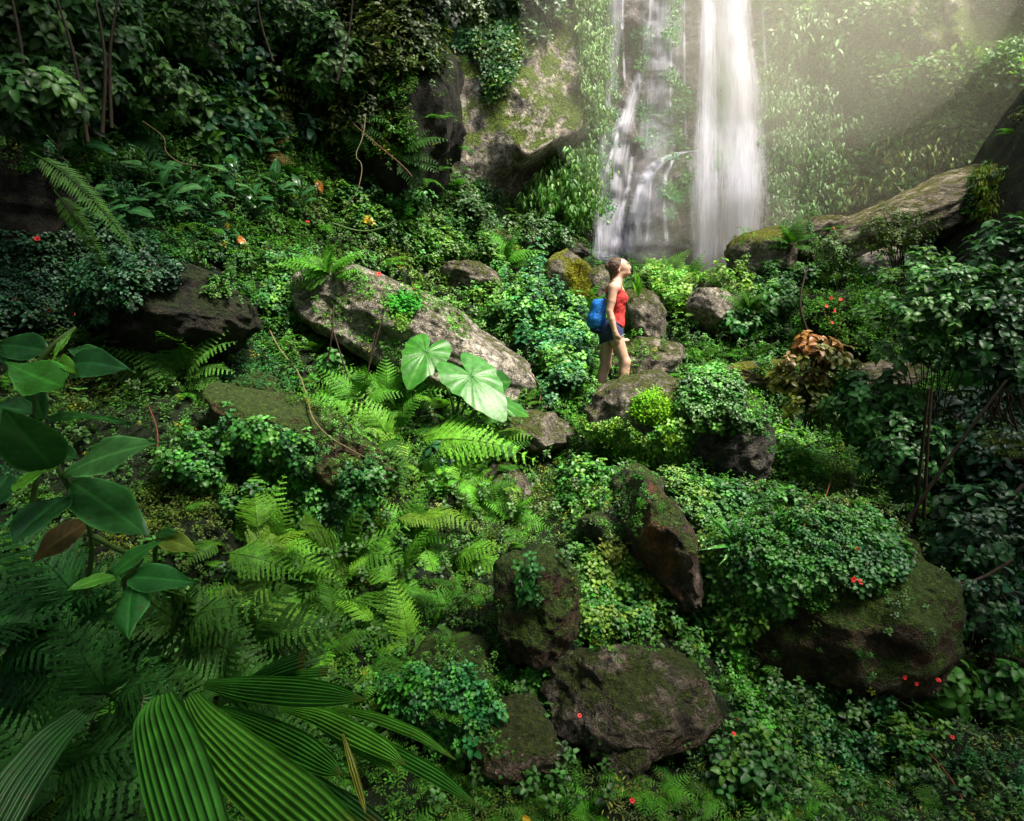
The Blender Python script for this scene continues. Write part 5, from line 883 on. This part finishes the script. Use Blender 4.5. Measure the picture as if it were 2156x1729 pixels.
# ---- red flowers
fm, n_, l_, b_ = newmat('red_petal'); b_.inputs['Base Color'].default_value = (.72, .02, .015, 1); b_.inputs['Roughness'].default_value = .5
def flower_mesh():
    V = []; T = []; C_ = []; pet = tpl_leaf(3, .85, .6, .15, .2, tip=.3, mid=1.0); parts = [xf(pet, euler(k * 2 * math.pi / 5, -.25), .5) for k in range(5)]; v, t, c = combine(parts); tb_ = tube_tpl([[0, 0, 0], [0, .1, -.35], [0, .15, -.7]], .10, .04, 6); return combine([(v, t, c), tb_])
fv, ft, fc_ = flower_mesh(); fme = mesh_np('red_flower', fv, ft); fme.materials.append(fm)
fl = [(78, 503, 'on dark herbs beside the black mossy boulder, upper one'), (97, 536, 'on dark herbs beside the black mossy boulder, lower one'), (33, 632, 'nearest the left edge on the dark herbs'), (103, 653, 'left of the low pair above the big glossy leaves'), (151, 662, 'right of the low pair above the big glossy leaves'), (177, 612, 'single one above the low pair on the dark herbs'), (648, 467, 'on the bright herbs below the crag'), (797, 577, 'tiny one above the long pale boulder'), (588, 1028, 'small one high on the leafy mound'), (620, 1077, 'in the middle of the leafy mound'), (1592, 1017, 'below the dark wet boulder'), (1802, 1157, 'left of the trio on the huge lower right boulder'), (1826, 1155, 'middle of the trio on the huge lower right boulder'), (1838, 1171, 'right of the trio on the huge lower right boulder'), (1797, 1220, 'below the trio on the huge lower right boulder'), (1812, 1226, 'orange tinted one close under the trio'), (1535, 1213, 'beside the orange stained rock spine'), (1543, 1235, 'just under the one beside the rock spine'), (1220, 1507, 'at the left foot of the broad speckled boulder'), (1590, 1454, 'in the bright narrow band of leaves'), (1555, 1518, 'upper of two hanging right of the broad speckled boulder'), (1545, 1545, 'lower of two hanging right of the broad speckled boulder'), (1331, 1686, 'hanging at the bottom edge'), (1905, 1427, 'left of three by the ribbed leaves'), (1930, 1440, 'middle of three by the ribbed leaves'), (1975, 1432, 'right of three by the ribbed leaves'), (2005, 1552, 'alone on dark ground at the lower right'), (1750, 628, 'upper left on the flowering dark boulder'), (1770, 631, 'upper right on the flowering dark boulder'), (1757, 655, 'centre of the flowering dark boulder'), (1740, 645, 'left on the flowering dark boulder'), (1752, 680, 'lowest on the flowering dark boulder'), (2082, 630, 'on the dark boulder behind the tall shrub'), (2100, 673, 'lower one on the dark boulder behind the tall shrub'), (1693, 470, 'in shrubs left of the tan ridge slab'), (1755, 480, 'under the tan ridge slab'), (1690, 650, 'in herbs beside the flowering dark boulder')]
for k, (u, v, lb) in enumerate(fl):
    h = hit(u, v); p_ = h[0] * (1 - .16 / np.linalg.norm(h[0])); o = bpy.data.objects.new('red_flower', fme); col.objects.link(o); s = (px(15, p_[1]) if p_[1] < 6 else .055) * (1.0 if p_[1] > 3.4 else .75); s = max(s, .028)
    R = upframes(norm(np.array([[.15, -.8, .45]]) + rng.normal(size=(1, 3)) * .25), np.array([rng.uniform(0, 6)]))[0] * s; Mx = Matrix(R.tolist()).to_4x4(); Mx.translation = Vector(p_); o.matrix_world = Mx; tag(o, 'red flower ' + lb, 'flower', 'red flowers')
# ================================================================ THE HIKER  (x forward = picture right, y away from the camera, z up; grid units of 1.05 mm)
K_ = .00105
def q_(cx, cy, y=0.0): return np.array([(cx - 450) * K_, y, (1720 - cy) * K_])
class Field:
    def __init__(s, lo, hi, h):
        s.lo = np.array(lo, float); s.h = h; s.n = np.ceil((np.array(hi) - s.lo) / h).astype(int) + 1; s.D = np.full(s.n, 1.0, dtype=np.float32)
        s.ax = [s.lo[k] + np.arange(s.n[k]) * h for k in range(3)]
    def sub(s, a, b):
        i0 = np.clip(np.floor((a - s.lo) / s.h).astype(int), 0, s.n); i1 = np.clip(np.ceil((b - s.lo) / s.h).astype(int) + 1, 0, s.n)
        sl = tuple(slice(i0[k], max(i0[k], i1[k])) for k in range(3)); X, Y, Z = np.meshgrid(*[s.ax[k][sl[k]] for k in range(3)], indexing='ij'); return sl, np.stack([X, Y, Z], -1)
    def put(s, sl, d, k):
        o = s.D[sl]; hh = np.clip(.5 + .5 * (o - d) / k, 0, 1); s.D[sl] = o * (1 - hh) + d * hh - k * hh * (1 - hh)
    def cap(s, a, b, ra, rb, k=.02, sy=1.0):
        a, b = np.array(a, float), np.array(b, float); m = max(ra, rb) * max(1, sy) + k + .02; sl, p = s.sub(np.minimum(a, b) - m, np.maximum(a, b) + m)
        if p.size == 0: return
        ab = b - a; t = np.clip(((p - a) @ ab) / (ab @ ab + 1e-12), 0, 1); v = p - a - t[..., None] * ab
        if sy != 1.0: v = v * np.array([1, 1 / sy, 1])
        s.put(sl, np.linalg.norm(v, axis=-1) - (ra + (rb - ra) * t), k)
    def ell(s, c, r, k=.02, ry=0.0):
        c = np.array(c, float); r = np.array(r, float); m = r.max() + k + .02; sl, p = s.sub(c - m, c + m); v = p - c
        if ry: cr, sr = math.cos(ry), math.sin(ry); v = np.stack([v[..., 0] * cr + v[..., 2] * sr, v[..., 1], -v[..., 0] * sr + v[..., 2] * cr], -1)
        s.put(sl, (np.linalg.norm(v / r, axis=-1) - 1) * r.min(), k)
    def cut(s, pt, nrm, k=0.0):          # keep the side away from nrm
        X, Y, Z = np.meshgrid(*s.ax, indexing='ij'); d = (X - pt[0]) * nrm[0] + (Y - pt[1]) * nrm[1] + (Z - pt[2]) * nrm[2]; s.D = np.maximum(s.D, d.astype(np.float32))
    def mesh(s):
        D = s.D; ins = D < 0; c = np.stack([ins[i:D.shape[0] - 1 + i, j:D.shape[1] - 1 + j, k:D.shape[2] - 1 + k] for i in (0, 1) for j in (0, 1) for k in (0, 1)], 0).sum(0); act = (c > 0) & (c < 8)
        idx = np.full(act.shape, -1); ii = np.argwhere(act); idx[act] = np.arange(len(ii)); acc = np.zeros((len(ii), 3)); cnt = np.zeros(len(ii)); off_ = np.array([(i, j, k) for i in (0, 1) for j in (0, 1) for k in (0, 1)])
        for a in range(8):
            for b in range(a + 1, 8):
                if np.abs(off_[a] - off_[b]).sum() != 1: continue
                pa = ii + off_[a]; pb = ii + off_[b]; da = D[tuple(pa.T)]; db = D[tuple(pb.T)]; cr = (da < 0) != (db < 0); t = np.where(cr, da / np.where(cr, da - db, 1), 0); acc += np.where(cr[:, None], pa + t[:, None] * (pb - pa), 0); cnt += cr
        V = s.lo + s.h * acc / cnt[:, None]; F_ = []
        for ax in range(3):
            o1, o2 = [(1, 2), (2, 0), (0, 1)][ax]; sl0 = [slice(None)] * 3; sl1 = [slice(None)] * 3; sl0[ax] = slice(0, -1); sl1[ax] = slice(1, None); e = ins[tuple(sl0)] != ins[tuple(sl1)]
            pos = np.argwhere(e); pos = pos[(pos[:, o1] > 0) & (pos[:, o2] > 0) & (pos[:, o1] < D.shape[o1] - 1) & (pos[:, o2] < D.shape[o2] - 1)]; u1 = np.zeros(3, int); u1[o1] = 1; u2 = np.zeros(3, int); u2[o2] = 1
            g_ = lambda p: idx[tuple(p.T)]; qd = np.stack([g_(pos - u1 - u2), g_(pos - u2), g_(pos), g_(pos - u1)], -1); fl_ = ~ins[tuple(pos.T)]; qd[fl_] = qd[fl_][:, ::-1]; F_.append(qd[(qd >= 0).all(1)])
        return V, np.concatenate(F_)
HIK = P(1290.5, 840, 7.35)
_gh = H(1270, 835)
_h2 = H(1300, 810)
person = empty('person', HIK, 'young woman in red tank top and denim shorts looking up to the right', 'person')
def fieldpart(name, fld, mat, parent, sm=2):
    V, T = fld.mesh(); me = mesh_np(name, V, T, None, True); o = link(name, me, mat, parent, local=True)
    if sm: md = o.modifiers.new('soften', 'SMOOTH'); md.iterations = sm; md.factor = .5
    return o
def torso(f, g=0.0, k=.035):
    f.cap(q_(430, 500, -.11), q_(430, 500, .11), .052 + g, .052 + g, k); f.ell(q_(462, 590), (.098 + g, .128 + g, .15 + g), k, ry=-.12); f.ell(q_(470, 690), (.088 + g, .118 + g, .12 + g), k)
    f.ell(q_(464, 790), (.083 + g, .112 + g, .11 + g), k); f.ell(q_(520, 612, -.062), (.055 + g, .056 + g, .058 + g), .03); f.ell(q_(520, 612, .062), (.055 + g, .056 + g, .058 + g), .03)
    f.ell(q_(420, 920), (.118 + g, .158 + g, .115 + g), k + .01); f.ell(q_(360, 965, -.06), (.072 + g, .075 + g, .08 + g), .03); f.ell(q_(360, 965, .06), (.072 + g, .075 + g, .08 + g), .03)
def thighs(f, g=0.0, part=1.0):
    f.cap(q_(432, 975, -.075), q_(432, 975, -.075) * (1 - part) + q_(562, 1305, -.085) * part, .092 + g, (.092 + g) * (1 - part) + (.058 + g) * part, .03)
    f.cap(q_(392, 985, .085), q_(392, 985, .085) * (1 - part) + q_(372, 1345, .09) * part, .090 + g, (.090 + g) * (1 - part) + (.060 + g) * part, .03)
bd = Field(q_(220, 1790, -.36), q_(660, 140, .36), .0065)
torso(bd); thighs(bd)
# lower legs and feet
bd.cap(q_(562, 1305, -.085), q_(552, 1640, -.085), .057, .036, .03); bd.ell(q_(546, 1420, -.085), (.052, .052, .11), .04); bd.ell(q_(574, 1300, -.085), (.040, .045, .05), .03); bd.cap(q_(545, 1690, -.085), q_(650, 1702, -.09), .034, .028, .03)
bd.cap(q_(372, 1345, .09), q_(300, 1640, .09), .058, .034, .03); bd.ell(q_(340, 1450, .09), (.053, .052, .11), .04, ry=-.2); bd.ell(q_(384, 1335, .09), (.040, .045, .05), .03); bd.cap(q_(290, 1690, .09), q_(385, 1702, .09), .034, .026, .03)
# neck and head, tilted back a little
bd.cap(q_(448, 470), q_(498, 345), .056, .052, .03, sy=1.05); bd.cap(q_(440, 485, -.13), q_(455, 430, -.03), .035, .045, .05); bd.cap(q_(440, 485, .13), q_(455, 430, .03), .035, .045, .05)
bd.ell(q_(480, 255), (.094, .074, .088), .02, ry=-.15); bd.ell(q_(535, 275), (.062, .060, .082), .03, ry=.12); bd.ell(q_(556, 322), (.046, .046, .036), .03, ry=.25); bd.ell(q_(586, 338), (.020, .022, .018), .025); bd.ell(q_(525, 345), (.06, .045, .03), .03, ry=.2)
bd.cap(q_(583, 236), q_(608, 272), .009, .0125, .012); bd.ell(q_(601, 282), (.010, .014, .007), .012); bd.ell(q_(592, 304), (.012, .020, .0055), .006); bd.ell(q_(591, 315), (.012, .018, .006), .006)
bd.cap(q_(577, 222, -.035), q_(585, 224, 0), .010, .008, .012); bd.cap(q_(577, 222, .035), q_(585, 224, 0), .010, .008, .012); bd.ell(q_(560, 285, -.038), (.028, .02, .026), .02); bd.ell(q_(560, 285, .038), (.028, .02, .026), .02)
for sy_ in (-1, 1): bd.ell(q_(470, 300, .073 * sy_), (.018, .008, .028), .006, ry=-.2); bd.ell(q_(477, 318, .072 * sy_), (.009, .009, .010), .006)
# near arm: hangs down with a slight bend at the elbow
def hand(f, wr, kn, dirv, side, curl=0.25):
    wr, kn = np.array(wr), np.array(kn); d = norm(kn - wr); s = norm(np.array(side, float)); nrm_ = norm(np.cross(d, s)); f.cap(wr, wr * .5 + kn * .5, .027, .030, .02); 
    for j in range(4):
        o = (j - 1.5) * .0175; root = kn + s * o - d * .01; f.cap(wr + d * .02 + s * o * .6, root, .017, .0115, .014); ln = (.034, .040, .038, .030)[j]; r = .0092 - .0006 * abs(j - 1.5); a = root; dd = np.array(dirv, float)
        for seg_ in range(3):
            dd = norm(dd + nrm_ * curl * (seg_ + .5)); b_ = a + dd * ln * (1.0, .72, .58)[seg_]; f.cap(a, b_, r, r * .9, .004); a = b_; r *= .9
    t0 = wr + d * .025 + s * -.022; t1 = t0 + norm(d * .8 - s * .75) * .036; t2 = t1 + norm(d * 1.0 - s * .1) * .030; f.cap(t0, t1, .014, .0115, .01); f.cap(t1, t2, .011, .009, .005)
bd.ell(q_(404, 498, -.160), (.056, .050, .064), .04); bd.cap(q_(400, 505, -.166), q_(383, 640, -.182), .052, .046, .018); bd.cap(q_(383, 640, -.182), q_(362, 745, -.190), .046, .038, .010); bd.cap(q_(362, 745, -.190), q_(385, 830, -.195), .038, .041, .010); bd.cap(q_(385, 830, -.195), q_(424, 965, -.200), .041, .026, .008)
hand(bd, q_(426, 968, -.200), q_(446, 1035, -.195), norm(q_(452, 1090) - q_(446, 1035)), (-.85, .15, .2), .10)
# far arm reaches forward to the rock
bd.ell(q_(410, 492, .165), (.050, .046, .056), .035); bd.cap(q_(410, 500, .165), q_(430, 755, .205), .047, .037, .02); bd.cap(q_(430, 755, .205), q_(535, 1030, .215), .040, .027, .02); hand(bd, q_(535, 1032, .215), q_(578, 1062, .21), norm(np.array([.9, 0, -.25])), (.25, .85, .4), .12)
skin, n_, l_, b_ = newmat('skin'); geo = n_.new('ShaderNodeNewGeometry'); nz_ = noise(n_, l_, geo.outputs['Position'], 14, 4, .6); rp = ramp(n_, [(.3, (.50, .29, .20)), (.7, (.60, .38, .28))]); l_.new(nz_.outputs[0], rp.inputs[0]); l_.new(rp.outputs[0], b_.inputs['Base Color']); b_.inputs['Roughness'].default_value = .5; b_.inputs['Subsurface Weight'].default_value = .15; b_.inputs['Subsurface Radius'].default_value = (.02, .008, .004); b_.inputs['Subsurface Scale'].default_value = .5
fieldpart('body', bd, skin, person, 2)
def cloth(name, c1, c2, scale, bump, rough=.85, wave=None):
    m, n, l, b = newmat(name); tc = n.new('ShaderNodeTexCoord'); a = noise(n, l, tc.outputs['Object'], scale, 5, .7); r = ramp(n, [(.3, c1), (.7, c2)]); l.new(a.outputs[0], r.inputs[0]); l.new(r.outputs[0], b.inputs['Base Color']); b.inputs['Roughness'].default_value = rough; b.inputs['Specular IOR Level'].default_value = .25
    f = noise(n, l, tc.outputs['Object'], 12, 3, .6, 1.2); h = math_(n, l, 'MULTIPLY_ADD', a.outputs[0], .15, f.outputs[0]); bp = n.new('ShaderNodeBump'); bp.inputs['Strength'].default_value = bump; bp.inputs['Distance'].default_value = .03; l.new(h, bp.inputs['Height']); l.new(bp.outputs[0], b.inputs['Normal']); return m
red = cloth('red_jersey', (.42, .030, .030), (.58, .055, .05), 18, .5); denim = cloth('blue_denim', (.012, .018, .05), (.05, .07, .15), 90, .5); blue = cloth('blue_nylon', (.008, .10, .42), (.015, .20, .62), 8, .9, .6); navy = cloth('navy_nylon', (.01, .02, .08), (.015, .03, .12), 20, .6, .6)
hairm, n_, l_, b_ = newmat('brown_hair'); tc = n_.new('ShaderNodeTexCoord'); mp = n_.new('ShaderNodeMapping'); mp.inputs['Rotation'].default_value = (0, .6, 0); mp.inputs['Scale'].default_value = (4, 30, 30); l_.new(tc.outputs['Object'], mp.inputs[0]); nz_ = noise(n_, l_, mp.outputs[0], 4, 5, .7, .4); rp = ramp(n_, [(.35, (.030, .013, .008)), (.65, (.13, .062, .035))]); l_.new(nz_.outputs[0], rp.inputs[0]); l_.new(rp.outputs[0], b_.inputs['Base Color']); b_.inputs['Roughness'].default_value = .45
bp = n_.new('ShaderNodeBump'); bp.inputs['Distance'].default_value = .01; l_.new(nz_.outputs[0], bp.inputs['Height']); l_.new(bp.outputs[0], b_.inputs['Normal'])
# tank top
tf = Field(q_(250, 1010, -.26), q_(640, 440, .26), .006); torso(tf, .012); tf.ell(q_(496, 880), (.062, .13, .08), .04)
def dirn(a, b, flip=1): d = norm(np.array([(b[0] - a[0]), 0, -(b[1] - a[1])])); return np.array([-d[2], 0, d[0]]) * flip
tf.cut(q_(400, 818), dirn((400, 818), (545, 950)) * -1); tf.cut(q_(345, 530), np.array([-.12, 0, 1.0])); tf.cut(q_(500, 500), norm(np.array([.75, 0, .85])))
to = fieldpart('tank_top', tf, red, person); co = np.empty(len(to.data.vertices) * 3, dtype=np.float32); to.data.vertices.foreach_get('co', co); co = co.reshape(-1, 3); low = sstep(1.25, .9, co[:, 2])
co += (norm(co - np.array([.02, 0, 0]) * 0 - np.c_[np.full(len(co), .01), np.zeros(len(co)), co[:, 2]]) * (.006 * vnoise(np.c_[co[:, 0] * 14 + co[:, 2] * 12, co[:, 1] * 8, co[:, 2] * 22 - co[:, 0] * 14], 3) * (.35 + low))[:, None]).astype(np.float32); to.data.vertices.foreach_set('co', co.ravel())
for s_ in (-1, 1):
    tube('strap', [HIK + q_(512, 545, .092 * s_), HIK + q_(500, 492, .104 * s_), HIK + q_(474, 448, .106 * s_), HIK + q_(436, 430, .100 * s_), HIK + q_(395, 450, .09 * s_), HIK + q_(348, 540, .07 * s_)], .0085, .0085, red, person)
# shorts with a frayed pale hem
sf = Field(q_(240, 1140, -.26), q_(620, 790, .26), .006); torso(sf, .010); thighs(sf, .016, .42); hem = dirn((352, 1095), (548, 1000)); sf.cut(q_(350, 1092), hem * -1 if hem[2] > 0 else hem); sf.cut(q_(430, 838), np.array([.25, 0, 1.0])); fieldpart('denim_shorts', sf, denim, person)
hf = Field(q_(240, 1140, -.26), q_(620, 900, .26), .006); thighs(hf, .019, .42); torso(hf, .011); hf.cut(q_(350, 1094), hem * -1 if hem[2] > 0 else hem); hf.cut(q_(350, 1084), hem if hem[2] > 0 else hem * -1); fieldpart('hem', hf, plain('frayed_hem', (.42, .42, .45), .9), person, 1)
# hair with a low bun
hr = Field(q_(300, 460, -.14), q_(580, 130, .14), .005); hr.ell(q_(458, 252), (.108, .086, .094), .02, ry=-.1); hr.cap(q_(430, 300), q_(425, 385), .062, .040, .03); hr.cut(q_(512, 190), norm(np.array([1.0, 0, .32]))); hr.cut(q_(470, 300), norm(np.array([1.0, 0, -.30])) ); hr.ell(q_(366, 262), (.036, .036, .042), .012)
V, T = hr.mesh(); V = V + .003 * fbm(V * np.array([25, 60, 60]), 2, 3)[:, None] * norm(V - q_(450, 260)); ho = link('hair', mesh_np('hair', V, T, None, True), hairm, person, local=True); md = ho.modifiers.new('soften', 'SMOOTH'); md.iterations = 1
# eyes, brows, lips, necklace, button
em = plain('eye', (.55, .50, .48), .2, 0); ed = plain('dark_iris', (.02, .015, .01), .3, 0); lipm = plain('lips', (.45, .12, .10), .5, .1)
for s_ in (-1, 1):
    f = Field(q_(540, 270, -.06), q_(600, 210, .06), .002); f.ell(q_(571, 243, .031 * s_), (.011, .011, .008), .002); e_ = fieldpart('eye', f, em, person, 0); f = Field(q_(540, 270, -.06), q_(605, 210, .06), .002); f.ell(q_(576, 241, .034 * s_), (.0065, .0075, .0065), .002); fieldpart('iris', f, ed, e_, 0).location = (0, 0, 0)
    tube('eyebrow', [HIK + q_(566, 219, .058 * s_), HIK + q_(577, 213, .045 * s_), HIK + q_(586, 217, .02 * s_)], .003, .003, hairm, person)
f = Field(q_(570, 330, -.04), q_(620, 290, .04), .002); f.ell(q_(595, 305, 0), (.011, .019, .0042), .003); f.ell(q_(594, 314, 0), (.011, .017, .0045), .003); fieldpart('lips', f, lipm, person, 0)
tube('necklace', [HIK + q_(438, 405, -.048), HIK + q_(468, 415, -.060), HIK + q_(500, 450, -.05), HIK + q_(522, 478, -.02), HIK + q_(524, 482, .0), HIK + q_(522, 478, .02), HIK + q_(500, 450, .05)], .003, .003, M['stem'], person)
# backpack
bp_ = empty('backpack', HIK + q_(240, 800), 'blue nylon drawstring backpack on the hiking woman\'s back', 'backpack'); BO = q_(240, 800)
pf = Field(q_(120, 1060, -.22), q_(420, 560, .22), .007); pf.ell(q_(285, 750), (.085, .12, .16), .03, ry=.50); pf.cap(q_(300, 700), q_(255, 830), .10, .115, .06, sy=1.25); pf.ell(q_(245, 850), (.11, .15, .11), .06, ry=.2); pf.cap(q_(318, 640, -.06), q_(318, 640, .06), .030, .030, .04); pf.ell(q_(235, 915), (.095, .14, .04), .03, ry=-.1); pf.cap(q_(318, 640), q_(175, 880), .03, .03, .05); pf.cut(q_(345, 640, 0), norm(np.array([1.0, 0, -.02])))
V, T = pf.mesh(); V = q_(270, 800) + (V - q_(270, 800)) * .93; V = V + (.006 * fbm(V * np.array([7, 10, 5]), 2, 7) - .004 * np.abs(fbm(V * np.array([18, 9, 5]), 2, 17)))[:, None] * norm(V - q_(260, 800)); 
o = link('pouch', mesh_np('pouch', V - BO, T, None, True), blue, bp_, local=True)
pf = Field(q_(120, 1060, -.22), q_(380, 860, .22), .007); pf.ell(q_(248, 950), (.078, .13, .045), .03, ry=-.2); V, T = pf.mesh(); link('base', mesh_np('base', V - BO, T, None, True), navy, bp_, local=True)
for s_ in (-1, 1): tube('strap', [HIK + q_(320, 630, .07 * s_), HIK + q_(365, 540, .085 * s_), HIK + q_(430, 452, .10 * s_), HIK + q_(478, 500, .115 * s_), HIK + q_(480, 600, .13 * s_)] if s_ > 0 else [HIK + q_(320, 630, -.07), HIK + q_(350, 560, -.085), HIK + q_(400, 470, -.10)], .005, .005, navy, bp_)
tube('cord', [HIK + q_(320, 640, -.10), HIK + q_(285, 720, -.13), HIK + q_(250, 820, -.15), HIK + q_(225, 900, -.145)], .0035, .0035, navy, bp_)
# ================================================================ ADDED LEAF SCREENS, unseen: block sun at sides and foreground, open over the fall
def canopy(label, seed, n, leaf, z0=5.6):
    g = np.random.default_rng(seed); L_ = np.stack([g.uniform(-11, 12, n), g.uniform(-6, 9.5, n), z0 + g.uniform(-.5, .9, n)], -1)
    hx = (L_[:, 0] - 3.3) / 3.7; hy = (L_[:, 1] - 4.9) / 4.2; r = np.sqrt(hx ** 2 + hy ** 2) + .35 * fbm(L_ * .8, 3, 4)
    p = sstep(.75, 1.25, r) * (1 - .75 * sstep(7.2, 9.0, L_[:, 1]) * (L_[:, 0] > -1)); p *= np.where(fbm(L_ * .9, 2, 14) > .55, .2, 1)
    L_ = L_[g.random(n) < p]; L_[:, 2] += np.clip(L_[:, 1] - 5, 0, 9) * .55 * (L_[:, 0] < 1); N = len(L_)
    A = Acc(); R = upframes(norm(g.normal(size=(N, 3)) * .5 + np.array([0, 0, 1.0])), g.uniform(0, 6.28, N)) * (leaf * g.uniform(.7, 1.4, N))[:, None, None]; A.add(ROSW[0], R, L_, jit(G['mid'], N))
    tag(A.build('shade_canopy', M['leaf']), label, 'foliage', kind='stuff')
canopy('leaf canopy added overhead, out of view, to shade the edges of the slope', 5, 9000, .42)

def leaf_screen(label, seed, n, leaf):  # added leaf curtain outside the view, holds back low sky light to deepen corners
    g = np.random.default_rng(seed); t = g.random(n); X = np.where(t < .35, -9.5 + g.normal(size=n) * .5, np.where(t < .65, 10.5 + g.normal(size=n) * .5, g.uniform(-10, 11, n))); Y = np.where(t < .65, g.uniform(-6, 7, n), -5.5 + g.normal(size=n) * .5); L_ = np.stack([X, Y, g.uniform(-3.2, 6.5, n)], -1)
    A = Acc(); R = upframes(norm(g.normal(size=(n, 3)) * .7 + np.array([0, 0, 1.0])), g.uniform(0, 6.28, n)) * (leaf * g.uniform(.7, 1.4, n))[:, None, None]; A.add(ROSW[1], R, L_, jit(G['mid'], n)); tag(A.build('skylight_screen', M['leaf']), label, 'foliage', kind='stuff')
leaf_screen('unseen leaf screen added at the sides and behind to cut low sky light', 8, 4200, .75)
